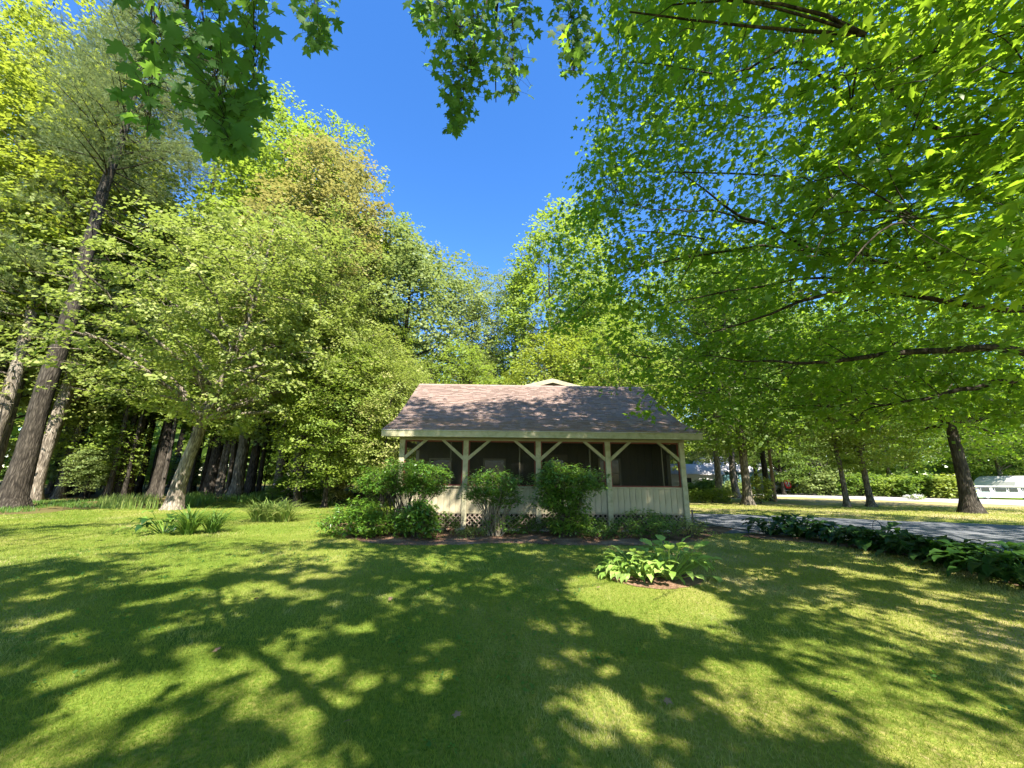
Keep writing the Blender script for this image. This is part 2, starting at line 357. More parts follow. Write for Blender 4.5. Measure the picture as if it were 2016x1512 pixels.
# ------------------------------------------------------------------ trees
def bez(a, b, c, n):
    t = np.linspace(0, 1, n)[:, None]; return (1 - t) ** 2 * a + 2 * t * (1 - t) * b + t * t * c

def trunk_tube(path, rad, sides, rng, flare=1.0):
    """lumpy trunk with root flare; path (n,3)"""
    n = len(path); zs = np.linspace(0, 1, n * 4)
    t0 = np.linspace(0, 1, n)
    pp = np.stack([np.interp(zs, t0, path[:, i]) for i in range(3)], 1); rr = np.interp(zs, t0, rad)
    L = np.linalg.norm(path[-1] - path[0]); h = zs * L
    rr = rr * (1 + flare * 0.75 * np.exp(-h / (rad[0] * 1.6)))
    V, Fc = tubes(pp[None], rr[None], sides)
    nz = NS(rng, 8, 2.2 / max(rad[0], .1) * 0.5)
    c = np.repeat(pp, sides, axis=0); d = V - c
    f = 1 + 0.07 * nz(V)
    ang = np.arctan2(d[:, 1], d[:, 0]); hh = np.repeat(h, sides)
    f += flare * 0.25 * np.exp(-hh / (rad[0] * 1.3)) * np.cos(ang * 5 + rng.uniform(0, 6))
    return c + d * f[:, None], Fc

def tree_geom(rng, H=14, r0=0.3, lo=4, rx=5, ry=5, cz=None, rz=None, lean=(0, 0), n_limb=14, n_cl=500, per=30, cl_r=0.6, flat=0.45,
              leaf=0.12, T=TR, up=1.0, centre=(0, 0), expo=2.2, gap=0.15, limbs=None, gaps=None, shell=0.55, trunk_top=0.82, base=None,
              sides=10, wob=0.02, droop=0.15, twig_r=0.02, low_taper=0.0, limb_r=0.4, lump=0.18, cull=None, trunk=None, sub_r=0.012, extra=None, cols=None, own_tail=0):
    """returns (woodV, woodF, leaf dict). local frame, trunk base at origin unless base given"""
    cz = (lo + H) / 2 if cz is None else cz; rz = (H - lo) / 2 if rz is None else rz
    b0 = np.zeros(3) if base is None else np.array(base, float)
    cen = np.array([b0[0] + centre[0], b0[1] + centre[1], cz])
    # cluster centres
    nz = NS(rng, 8, 1.6); nd = NS(rng, 8, 0.9 / max(0.35, cl_r))
    C = []
    tot = 0
    while tot < n_cl:
        d = norm(rng.normal(size=(n_cl * 2, 3)))
        pw = (np.abs(d) ** expo).sum(1) ** (1 / expo)
        rr = (1 - (1 - rng.uniform(0, 1, n_cl * 2) ** 0.6) * (1 - shell)) if shell < 1 else np.ones(n_cl * 2)
        rr = rng.uniform(shell ** 3, 1, n_cl * 2) ** (1 / 3)
        q = d / pw[:, None] * (rr * (1 + lump * nz(d * 1.5)))[:, None]
        # narrower towards the bottom / top
        tp = 1 - low_taper * np.clip(-q[:, 2], 0, 1)
        X = cen + q * np.array([rx, ry, rz]) * np.stack([tp, tp, np.ones_like(tp)], 1)
        keep = nd(X) > (-1 + 2 * gap) * 0.9 - 0.3
        X = X[keep & (X[:, 2] > lo * 0.75)]
        if gaps is not None:
            for (gx, gy, gz, gr, pr) in gaps:
                g = X - np.array([gx, gy, gz]); t = g @ SUN; dist = np.linalg.norm(g - t[:, None] * SUN, axis=1)
                X = X[~((dist < gr) & (t > 0) & (rng.uniform(size=len(X)) < pr))]
        if cull is not None: X = X[cull(X)]
        C.append(X); tot += len(X)
    C = np.concatenate(C)[:n_cl]
    n_own = len(C)
    if extra is not None: C = np.concatenate([C, extra])
    # trunk
    if trunk is None:
        top = H * trunk_top; n = 10; t = np.linspace(0, 1, n)
        tx = b0[0] + (lean[0] * t + (centre[0] if lean == (0, 0) else 0) * 0.7 * t ** 1.5) + np.cumsum(rng.normal(size=n)) * wob * H * 0.08
        ty = b0[1] + (lean[1] * t + (centre[1] if lean == (0, 0) else 0) * 0.7 * t ** 1.5) + np.cumsum(rng.normal(size=n)) * wob * H * 0.08
        path = np.stack([tx - (tx[0] - b0[0]), ty - (ty[0] - b0[1]), b0[2] - 0.15 + t * top], 1); rad = r0 * (1 - 0.86 * t ** 1.1)
    else:
        path = np.array([q[:3] for q in trunk], float); rad = np.array([q[3] for q in trunk], float); r0 = rad[0]
    WV, WF = [], []
    V, Fc = trunk_tube(path, rad, sides, rng); WV.append(V); WF.append(Fc); off = len(V)
    def addt(PP, RR, s):
        nonlocal off
        V, Fc = tubes(PP, RR, s); WV.append(V); WF.append(Fc + off); off += len(V)
    # limbs
    nodes = [path[len(path) // 2:]]; 
    LP, LR = [], []
    K = 9
    if limbs:
        for lp in limbs:
            q = np.array([p[:3] for p in lp], float); rr_ = np.array([p[3] for p in lp], float) * .72
            tt = np.linspace(0, 1, len(q)); ts = np.linspace(0, 1, 14)
            # smooth by catmull-ish: interpolate then average
            qq = np.stack([np.interp(ts, tt, q[:, i]) for i in range(3)], 1)
            qq[1:-1] = (qq[:-2] + 2 * qq[1:-1] + qq[2:]) / 4
            qq[1:-1] += rng.normal(size=(12, 3)) * 0.03
            addt(qq[None], np.interp(ts, tt, rr_)[None], 7); nodes.append(qq)
    if n_limb:
        idx = []
        # farthest-point choice of limb targets
        cand = C[rng.permutation(len(C))[:min(len(C), 400)]]
        d = np.full(len(cand), 1e9); i = rng.integers(len(cand))
        for _ in range(n_limb):
            idx.append(i); d = np.minimum(d, np.linalg.norm((cand - cand[i]) / np.array([rx, ry, rz]), axis=1)); i = int(d.argmax())
        for i in idx:
            tgt = cen + (cand[i] - cen) * 0.88
            hd = math.hypot(tgt[0] - cen[0], tgt[1] - cen[1])
            zs = np.clip(tgt[2] - hd * 0.55 - 0.5, lo * 1.18, path[-1, 2] * 0.97)
            st = np.array([np.interp(zs, path[:, 2], path[:, j]) for j in range(3)]); rs = np.interp(zs, path[:, 2], rad) * limb_r * 1.4
            mid = (st + tgt) / 2 + np.array([0, 0, 0.12 * hd]) + rng.normal(size=3) * 0.06 * hd
            bp = bez(st, mid, tgt, K); bp[1:-1] += rng.normal(size=(K - 2, 3)) * 0.03 * max(hd, 1) ** 0.5
            LP.append(bp); LR.append(np.linspace(rs, 0.014 + rs * 0.12, K)); nodes.append(bp[2:])
        addt(np.array(LP), np.array(LR), 6)
    # secondary: a third of the clusters hang on limbs, rest on those
    ns = max(8, len(C) // 5); sel = rng.permutation(len(C)); S1 = C[sel[:ns]]; S2 = C[sel[ns:]]
    nd_ = np.concatenate(nodes)
    def nearest(Q, Nn):
        out = np.empty(len(Q), int)
        for a in range(0, len(Q), 500):
            q = Q[a:a + 500]; D = ((q[:, None, :] - Nn[None]) ** 2)
            D = D[..., 0] + D[..., 1] + D[..., 2] * 2.6 + np.where(Nn[None, :, 2] > q[:, None, 2] + 0.3, 1.0, 0); out[a:a + 500] = D.argmin(1)
        return out
    def grow(Q, pool, nb, K_, up_, rfun, tap, sd):
        """attach cluster centres batch by batch, nearest first, to the wood grown so far"""
        rem = Q; 
        for b_ in range(nb):
            if len(rem) == 0: break
            ix = nearest(rem, pool); dd = np.linalg.norm(rem - pool[ix], axis=1); k = len(rem) if b_ == nb - 1 else max(1, len(rem) // (nb - b_))
            o_ = np.argsort(dd)[:k]; q = rem[o_]; A = pool[ix[o_]]; L_ = dd[o_]
            t = np.linspace(0, 1, K_)[None, :, None]
            mid = (A + q) / 2 + np.stack([rng.normal(size=k) * .14, rng.normal(size=k) * .14, np.full(k, up_)], 1) * L_[:, None]
            PP = (1 - t) ** 2 * A[:, None] + 2 * t * (1 - t) * mid[:, None] + t * t * q[:, None]
            addt(PP, rfun(L_)[:, None] * np.linspace(1, tap, K_)[None], sd)
            pool = np.concatenate([pool, PP[:, 2:].reshape(-1, 3)]); m_ = np.ones(len(rem), bool); m_[o_] = False; rem = rem[m_]
        return pool
    pool = grow(S1, nd_, 7, 5, .10, lambda L: np.clip(L * 0.012, sub_r * 0.9, sub_r * 3), .4, 4)
    grow(S2, pool, 4, 4, .08, lambda L: np.full(len(L), sub_r * .8), .35, 3)
    # leaves
    Cs = np.concatenate([S1, S2]); dirs = np.concatenate([norm(S1 - cen), norm(S2 - cen)])
    szc = cl_r * rng.uniform(.6, 1.35, len(Cs))
    n = len(Cs) * per; ci = np.repeat(np.arange(len(Cs)), per)
    o = norm(rng.normal(size=(n, 3))) * (rng.uniform(0, 1, n) ** 0.45)[:, None]
    o[:, 2] *= flat
    out = dirs[ci]
    pos = Cs[ci] + o * szc[ci][:, None]
    pos[:, 2] -= droop * (o[:, 0] ** 2 + o[:, 1] ** 2) * szc[ci]
    nr = np.array([0, 0, up]) + 0.35 * out + rng.normal(size=(n, 3)) * 0.36 + (rng.normal(size=(len(Cs), 3)) * 0.34)[ci]
    tip = np.stack([o[:, 0], o[:, 1], np.full(n, -0.15)], 1) + rng.normal(size=(n, 3)) * 0.5
    rn = np.clip(rng.uniform(0, 1, n) * 0.5 + 0.5 * rng.uniform(0, 1, len(Cs))[ci], 0, 1)
    sz_ = leaf * rng.uniform(.5, 1.3, n) * rng.uniform(.8, 1.2, len(Cs))[ci]; kp = np.ones(n, bool)
    for (gx, gy, gz, gr, pr) in (gaps or ()):
        g = pos - np.array([gx, gy, gz]); t_ = g @ SUN; dd = np.linalg.norm(g - t_[:, None] * SUN, axis=1)
        kp &= ~((dd < gr) & (t_ > 0) & (rng.uniform(size=n) < pr))
    if cols is not None:   # openings in the crown that let the sun through to the ground
        fq, th, pr = cols; e1 = norm(np.cross(SUN, [0, 0, 1.0])); e2 = np.cross(SUN, e1); q2 = np.stack([pos @ e1, pos @ e2, np.zeros(n)], 1)
        nc = NS(np.random.default_rng(9), 24, fq); oi_ = np.concatenate([sel[:ns], sel[ns:]])[ci]; own = (oi_ < n_own) | (oi_ >= len(C) - own_tail)
        nf = NS(np.random.default_rng(11), 24, fq * 2.3)
        kp &= ~((nc(q2) * .7 + nf(q2) * .75 > th) & (rng.uniform(size=n) < np.where(own, pr, .45)))
    pos, nr, tip, rn, sz_ = pos[kp], nr[kp], tip[kp], rn[kp], sz_[kp]
    lf = dict(T=T, pos=pos, nrm=nr, tip=tip, size=sz_, rnd=rn)
    return np.concatenate(WV), np.concatenate(WF), lf

def leaves_multi(name, groups):
    Vs, Fs, Rs, off = [], [], [], 0
    for T, pos, nrm, tipd, size, rnd in groups:
        if len(pos) == 0: continue
        me = leaves_mesh('tmp', T, pos, nrm, tipd, size, rnd)
        n, f = len(me.vertices), len(me.polygons); v = np.empty(n * 3, np.float32); me.vertices.foreach_get('co', v)
        q = np.empty(f * 3, np.int32); me.loops.foreach_get('vertex_index', q); bpy.data.meshes.remove(me)
        Vs.append(v.reshape(-1, 3)); Fs.append(q.reshape(-1, 3) + off); Rs.append(np.repeat(rnd, len(T[1]))); off += n
    return fast_mesh(name, np.concatenate(Vs), np.concatenate(Fs), False, np.concatenate(Rs))
def lm(name, lf, mat, sel=None):
    s = slice(None) if sel is None else sel
    me = leaves_mesh(name, lf['T'], lf['pos'][s], lf['nrm'][s], lf['tip'][s], lf['size'][s], lf['rnd'][s])
    me.materials.append(mat); return me

def variant(name, seed, leafm, barkm, **kw):
    rng = np.random.default_rng(seed)
    V, Fc, lf = tree_geom(rng, **kw)
    w = fast_mesh('trunk', V, Fc, True); w.materials.append(M[barkm])
    return (w, lm('crown', lf, M[leafm]))
def plant_tree(var, name, loc, rz, s, label, group=None, cat='tree', mats=None, sz=None, lean=(0, 0)):
    e = empty(name, loc, 0, label, cat, group)
    e.rotation_euler = (lean[0], lean[1], rz)
    e.scale = (s, s, sz or s)
    t = link(bpy.data.objects.new('trunk', var[0]), e); c = link(bpy.data.objects.new('crown', var[1]), e)
    if mats:
        for o, mt in ((t, mats[0]), (c, mats[1])):
            if mt: o.material_slots[0].link = 'OBJECT'; o.material_slots[0].material = M[mt]
    return e

def pine_geom(rng, H=30, r0=0.42, lo=9, R_=4.5, n_whorl=34, tuft=0.32, dens=1.0, bend=0.6):
    n = 12; t = np.linspace(0, 1, n)
    path = np.stack([np.cumsum(rng.normal(size=n)) * 0.06 * bend * H / 20, np.cumsum(rng.normal(size=n)) * 0.06 * bend * H / 20, -0.2 + t * H], 1)
    path[:, :2] -= path[0, :2]
    rad = r0 * (1 - 0.93 * t ** 1.2)
    WV, WF = [], []; V, Fc = trunk_tube(path, rad, 12, rng); WV.append(V); WF.append(Fc); off = len(V)
    BP, BR = [], []; tp, td = [], []
    zs = np.linspace(lo * 0.5, H * 0.985, n_whorl + 10)
    for z in zs:
        c = np.array([np.interp(z, path[:, 2], path[:, j]) for j in range(3)])
        f = (z - lo) / (H - lo); dead = f < 0
        for k in range(rng.integers(2, 5)):
            a = rng.uniform(0, 6.283); ln = (R_ * (1 - f) ** 0.55 * min(1, 0.55 + f * 3) if not dead else R_ * 0.35) * (rng.uniform(.55, 1.15) if not dead else rng.uniform(.1, .9)) + 0.25
            d = np.array([math.cos(a), math.sin(a), 0]); e = c + d * ln + np.array([0, 0, ln * rng.uniform(-.05, .3)])
            q = bez(c, (c + e) / 2 + np.array([0, 0, -.05 * ln]) + rng.normal(size=3) * .08 * ln, e, 6)
            BP.append(q); BR.append(np.linspace(np.interp(z, path[:, 2], rad) * (.22 if not dead else .07) + .012, .008, 6))
            if dead: continue
            m_ = int(ln * 34 * dens)
            u = rng.uniform(.3, 1.03, m_); base = np.stack([np.interp(u, np.linspace(0, 1, 6), q[:, j]) for j in range(3)], 1)
            side = np.array([-d[1], d[0], 0]); w = rng.normal(size=m_) * .27 * ln * (0.35 + 0.65 * np.sin(u * 3.0))
            tp.append(base + side * w[:, None] + np.stack([np.zeros(m_), np.zeros(m_), np.abs(rng.normal(size=m_)) * .12], 1)); td.append(d + side * np.sign(w)[:, None] * .6 + np.array([0, 0, .7]) + rng.normal(size=(m_, 3)) * .4)
    V, Fc = tubes(np.array(BP), np.array(BR), 4); WV.append(V); WF.append(Fc + off)
    pos = np.concatenate(tp); td = np.concatenate(td); nn = len(pos)
    lf = dict(T=tmpl_tuft(rng), pos=pos, nrm=rng.normal(size=(nn, 3)), tip=td, size=tuft * rng.uniform(.7, 1.2, nn), rnd=rng.uniform(0, 1, nn))
    return np.concatenate(WV), np.concatenate(WF), lf
def pine_variant(seed, barkm='bark_pine', **kw):
    V, Fc, lf = pine_geom(np.random.default_rng(seed), **kw)
    w = fast_mesh('trunk', V, Fc, True); w.materials.append(M[barkm]); return (w, lm('crown', lf, M['needle']))

def ground_poly(name, pts, z, mat, kind='structure'):
    me = bpy.data.meshes.new(name); me.from_pydata([(float(p[0]), float(p[1]), z) for p in pts], [], [tuple(range(len(pts)))]); me.update()
    if me.polygons[0].normal.z < 0: me.flip_normals()
    o = obj(name, me, mat); o['kind'] = kind; return o
def smooth_poly(pts, n=6, closed=True, jit=0.0, rng=None):
    p = np.array([q[:2] for q in pts], float); out = []; L = len(p)
    for i in range(L):
        a, b, c, d = p[(i - 1) % L], p[i], p[(i + 1) % L], p[(i + 2) % L]
        for k in range(n):
            t = k / n; out.append(0.5 * ((2 * b) + (c - a) * t + (2 * a - 5 * b + 4 * c - d) * t * t + (3 * b - a - 3 * c + d) * t ** 3))
    out = np.array(out)
    if jit: out += rng.normal(size=out.shape) * jit
    return out
def inside(pts, X):
    x, y = X[:, 0], X[:, 1]; r = np.zeros(len(X), bool); n = len(pts); j = n - 1
    for i in range(n):
        xi, yi, xj, yj = pts[i][0], pts[i][1], pts[j][0], pts[j][1]
        c = ((yi > y) != (yj > y)) & (x < (xj - xi) * (y - yi) / (yj - yi + 1e-12) + xi); r ^= c; j = i
    return r

# ================================================================== GROUND
rg = np.random.default_rng(5)
ground_poly('ground', [(-900, -300), (900, -300), (900, 1400), (-900, 1400)], -0.012, M['meadow'])
ground_poly('lawn', [(-34, -14), (45, -14), (45, 42), (20, 70), (-60, 70), (-60, 20)], 0.0, M['lawn'])
ff = smooth_poly([G(-200, 1012), G(60, 1012), G(150, 1003), G(260, 1000), G(330, 1000), G(430, 985), G(560, 984), G(640, 978), G(700, 974), (-8, 45), (-12, 90), (-110, 90), (-110, 18), (-45, 17)], 5, jit=0.06, rng=rg)
ground_poly('forest_floor', ff, 0.004, M['forest_floor'])
bed = smooth_poly([G(668, 1055), G(720, 1068), G(800, 1074), G(900, 1073), G(1000, 1070), G(1120, 1074), G(1250, 1074), G(1350, 1070), G(1410, 1052), (6.6, 12.6), (6.5, 14.3), (-5.3, 14.3), (-5.4, 12.5)], 5, jit=0.03, rng=rg)
ground_poly('garden_bed', bed, 0.008, M['soil'])
hb = smooth_poly([G(1205, 1142), G(1230, 1150), G(1290, 1160), G(1350, 1158), G(1385, 1145), G(1360, 1132), G(1280, 1128), G(1220, 1130)], 5, jit=0.015, rng=rg)
ground_poly('hosta_soil', hb, 0.008, M['soil'])
dv_near = [G(1360, 1052), G(1480, 1050), G(1600, 1058), G(1750, 1070), G(1900, 1083), G(2016, 1092), G(2500, 1135)]
dv_far = [G(2500, 1062), G(2016, 1035), G(1900, 1030), G(1750, 1025), G(1600, 1018), G(1450, 1013), G(1372, 1011), G(1340, 1011)]
dv = [(6.4, 13.0)] + dv_near + dv_far + [(6.4, 24)]
ground_poly('driveway', dv, 0.004, M['asphalt'])
rowbed = smooth_poly([G(1470, 1058), G(1600, 1070), G(1700, 1083), G(1800, 1101), G(1900, 1125), G(2016, 1160), G(2200, 1215), G(2400, 1170), G(2200, 1125), G(2016, 1094), G(1900, 1085), G(1750, 1072), G(1600, 1060), G(1480, 1051)], 4, jit=0.04, rng=rg)
ground_poly('border_soil', rowbed, 0.012, M['soil'])
rd_near = [G(1200, 964), G(1380, 971), G(1450, 975), G(1600, 980), G(1700, 984), G(1850, 989), G(2016, 996), G(2300, 1006)]
rd_far = [G(2300, 992), G(2016, 985), G(1850, 980.5), G(1700, 976), G(1600, 973), G(1450, 969.5), G(1380, 967), G(1200, 961)]
ground_poly('road', rd_near + rd_far, 0.012, M['road'])
vg = [G(1380, 972), G(1450, 976), G(1600, 981), G(1700, 985), G(1850, 990), G(2016, 997), G(2300, 1007), G(2300, 1022), G(2016, 1004), G(1850, 998), G(1700, 993), G(1600, 988), G(1450, 979), G(1380, 974)]
ground_poly('road_verge', vg, 0.006, M['verge'])

# ================================================================== COTTAGE
YAW = R(-1.6)
HX, HY = 0.75, 13.25            # centre of the front line of posts
cot = empty('cottage', (HX, HY, 0), -YAW * 0 + R(1.6), 'low beige cottage with a screened porch front and brown shingled roof', 'house')
def wx(px, py=960):             # local x of a pixel column on the post line
    d = ray(px, py); c, s = math.cos(R(1.6)), math.sin(R(1.6))
    # line: (HX + c*u, HY + s*u)
    A = np.array([[d[0], -c], [d[1], -s]]); t, u = np.linalg.solve(A, [HX, HY]); return u
PX = [wx(787), wx(915), wx(1060), wx(1199), wx(1347)]
X0, X1 = PX[0], PX[-1]
ZT, ZS, ZP = 2.80, 1.27, 0.50
pw = 0.17
for i, x in enumerate(PX):
    b = MB(); b.box(x - pw / 2, x + pw / 2, -pw / 2, pw / 2, -0.05, ZT); b.build('post', M['trim'], cot, bevel=0.008)
    for s in (-1, 1):
        if (i == 0 and s < 0) or (i == 4 and s > 0): continue
        b = MB(); z0 = ZT - 0.66; e = 0.075
        xa = x + s * pw / 2; xb = x + s * (pw / 2 + 0.62)
        V = []
        for y in (-0.045, 0.045):
            V += [(xa, y, z0), (xa, y, z0 + 0.14), (xb, y, ZT), (xb - s * 0.14 * 0 + s * 0.13, y, ZT)]
        Fs = [(0, 1, 2, 3), (7, 6, 5, 4), (0, 4, 5, 1), (1, 5, 6, 2), (2, 6, 7, 3), (3, 7, 4, 0)]
        b.add(V, Fs); b.build('brace', M['trim'], cot)
# beam, fascia, soffit
EX0, EX1 = X0 - 0.56, X1 + 0.50
b = MB(); b.box(X0 - 0.12, X1 + 0.12, -0.07, 0.07, ZT, ZT + 0.22); b.build('beam', M['trim_beam'], cot)
b = MB(); b.box(EX0 - .002, EX1 + .002, -0.60, -0.555, ZT + 0.06, ZT + 0.262); b.build('fascia', M['trim'], cot, bevel=0.005)
b = MB(); b.box(EX0, EX1, -0.553, -0.075, ZT + 0.09, ZT + 0.11); b.build('soffit', M['trim_beam'], cot)
b = MB(); b.box(EX0 - .01, EX1 + .01, -0.62, -0.56, ZT + 0.264, ZT + 0.276); b.build('drip_edge', M['white'], cot)
# roof profile (y, z)
zE = ZT + 0.285
prof = [(-0.54, zE), (1.05, zE + 0.60), (2.85, zE + 1.68), (4.55, zE + 2.72)]
ridge = prof[-1]; back = (9.4, zE + 0.2)
roof = MB()
def slab(p0, p1, th=0.09):
    (y0, z0), (y1, z1) = p0, p1
    V = [(EX0, y0, z0 - th), (EX1, y0, z0 - th), (EX1, y1, z1 - th), (EX0, y1, z1 - th), (EX0, y0, z0), (EX1, y0, z0), (EX1, y1, z1), (EX0, y1, z1)]
    roof.hexa(V)
for a, c in zip(prof[:-1], prof[1:]): slab(a, c)
roof.hexa([(EX0, ridge[0], ridge[1] - .09), (EX1, ridge[0], ridge[1] - .09), (EX1, back[0], back[1] - .09), (EX0, back[0], back[1] - .09),
           (EX0, ridge[0], ridge[1]), (EX1, ridge[0], ridge[1]), (EX1, back[0], back[1]), (EX0, back[0], back[1])])
roof_o = roof.build('roof', M['roof_deck'], cot)
# shingles: every tab is its own wedge
rs = np.random.default_rng(3)
sh = MB(); expo = 0.142
seg = np.array(prof); L = np.r_[0, np.cumsum(np.linalg.norm(np.diff(seg, axis=0), axis=1))]
nco = int(L[-1] / expo)
for c in range(nco + 1):
    s0 = c * expo - 0.02; s1 = min(s0 + expo + 0.03, L[-1])
    if s1 - s0 < 0.03: continue
    f = lambda s: np.array([np.interp(s, L, seg[:, 0]) + min(0, s), np.interp(s, L, seg[:, 1])])
    a, b_ = f(s0), f(s1); t = (b_ - a) / np.linalg.norm(b_ - a); nn = np.array([-t[1], t[0]])
    x = EX0 - 0.02 - rs.uniform(0, .25)
    while x < EX1 + 0.02:
        w = rs.choice([.14, .18, .24, .30]); xa, xb = max(x, EX0 - .02) + 0.003, min(x + w, EX1 + .02) - 0.003; x += w
        if xb - xa < .02: continue
        th = rs.choice([0.018, 0.032]); dz = rs.uniform(-.002, .002)
        A0, A1 = a + nn * 0.003, a + nn * (th + dz + 0.006); B1, B0 = b_ + nn * 0.007, b_ + nn * 0.001
        V = [(xa, *A0), (xb, *A0), (xb, *B0), (xa, *B0), (xa, *A1), (xb, *A1), (xb, *B1), (xa, *B1)]
        sh.hexa(V, rs.uniform())
so_ = sh.build('shingles', M['shingle'], roof_o); so_['kind'] = 'stuff'
x = EX0
k = 0
while x < EX1 - .1:
    b = MB(); w = min(.30, EX1 - x) - .004
    yr, zr = ridge
    for sgn in (-1, 1):
        dy = sgn * .15; dz = -.09
        b.hexa([(x, yr, zr + .02), (x + w, yr, zr + .02), (x + w, yr + dy, zr + dz + .02), (x, yr + dy, zr + dz + .02), (x, yr, zr + .045), (x + w, yr, zr + .045), (x + w, yr + dy, zr + dz + .04), (x, yr + dy, zr + dz + .04)] if sgn > 0 else
               [(x + w, yr, zr + .02), (x, yr, zr + .02), (x, yr + dy, zr + dz + .02), (x + w, yr + dy, zr + dz + .02), (x + w, yr, zr + .045), (x, yr, zr + .045), (x, yr + dy, zr + dz + .04), (x + w, yr + dy, zr + dz + .04)], rs.uniform())
    o = b.build('ridge_cap', M['shingle'], roof_o); x += .30
# rake boards on the two gable ends
for ex in (EX0 - 0.012, EX1 + 0.012):
    b = MB()
    for (y0, z0), (y1, z1) in list(zip(prof[:-1], prof[1:])) + [(ridge, back)]:
        b.hexa([(ex - .012, y0, z0 - .20), (ex + .012, y0, z0 - .20), (ex + .012, y1, z1 - .20), (ex - .012, y1, z1 - .20), (ex - .012, y0, z0 - .012), (ex + .012, y0, z0 - .012), (ex + .012, y1, z1 - .012), (ex - .012, y1, z1 - .012)])
    b.build('rake_board', M['trim'], cot)
# gable end walls of the body
PD = 2.45        # porch depth
for gx, s in ((X0, -1), (X1, 1)):
    b = MB(); x_a, x_b = (gx - .06, gx + .06)
    pr = [(PD - 1.35 if s > 0 else PD, 0.3)] + [(back[0] - .4, 0.3), (back[0] - .4, back[1] - .1), (ridge[0], ridge[1] - .12), (prof[2][0], prof[2][1] - .12), (prof[1][0], prof[1][1] - .12)]
    if s < 0: pr = [(PD, .3)] + [(back[0] - .4, .3), (back[0] - .4, back[1] - .1), (ridge[0], ridge[1] - .12), (PD, float(np.interp(PD, seg[:, 0], seg[:, 1])) - .12)]
    n = len(pr); V = [(x_a, *q) for q in pr] + [(x_b, *q) for q in pr]
    Fs = [tuple(range(n))[::-1], tuple(range(n, 2 * n))] + [(i, (i + 1) % n, n + (i + 1) % n, n + i) for i in range(n)]
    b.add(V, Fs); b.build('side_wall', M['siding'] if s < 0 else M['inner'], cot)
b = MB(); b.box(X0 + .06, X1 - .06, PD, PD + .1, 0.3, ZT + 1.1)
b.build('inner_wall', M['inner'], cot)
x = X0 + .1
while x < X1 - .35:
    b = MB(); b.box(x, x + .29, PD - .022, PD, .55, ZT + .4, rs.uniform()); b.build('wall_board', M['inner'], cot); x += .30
b = MB(); b.box(X0 + .06, X1 - .06, back[0] - .5, back[0] - .4, .0, back[1] - .1); b.build('rear_wall', M['siding'], cot)
b = MB(); b.box(X0, X1, .06, PD - .03, .42, .50); b.build('porch_floor', M['deck'], cot)
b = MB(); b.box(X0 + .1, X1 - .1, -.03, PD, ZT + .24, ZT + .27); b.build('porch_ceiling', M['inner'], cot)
# windows and door on inner wall
def window(x0, x1, z0, z1, y, mull=True, cur=False):
    b = MB(); w = .07
    b.box(x0 - w, x1 + w, y - .04, y, z1, z1 + w); b.box(x0 - w, x1 + w, y - .04, y, z0 - w, z0)
    b.box(x0 - w, x0, y - .04, y, z0, z1); b.box(x1, x1 + w, y - .04, y, z0, z1)
    if mull: b.box(x0, x1, y - .035, y - .005, (z0 + z1) / 2 - .02, (z0 + z1) / 2 + .02)
    f = b.build('window', M['trim_beam'], cot)
    p = MB(); p.box(x0, x1, y - .02, y - .012, z0, z1); p.build('pane', M['pane'], f)
yw = PD - .024
for a in (PX[0] + .55, PX[1] + .55): window(a, a + .75, 1.25, 2.25, yw, True)
window(PX[3] + .35, PX[3] + 1.1, 1.3, 2.3, yw)
d0 = PX[2] + .5
b = MB(); b.box(d0, d0 + .9, yw - .05, yw, .52, 2.5); dr = b.build('door', M['deck'], cot)
b = MB(); b.tube([(d0 + .8, yw - .05, 1.45), (d0 + .8, yw - .11, 1.45)], [.015, .03], 8); b.build('handle', M['white'], dr)
b = MB(); b.box(d0 + .17, d0 + .73, yw - .058, yw - .05, 1.5, 2.3); b.build('pane', M['pane'], dr)
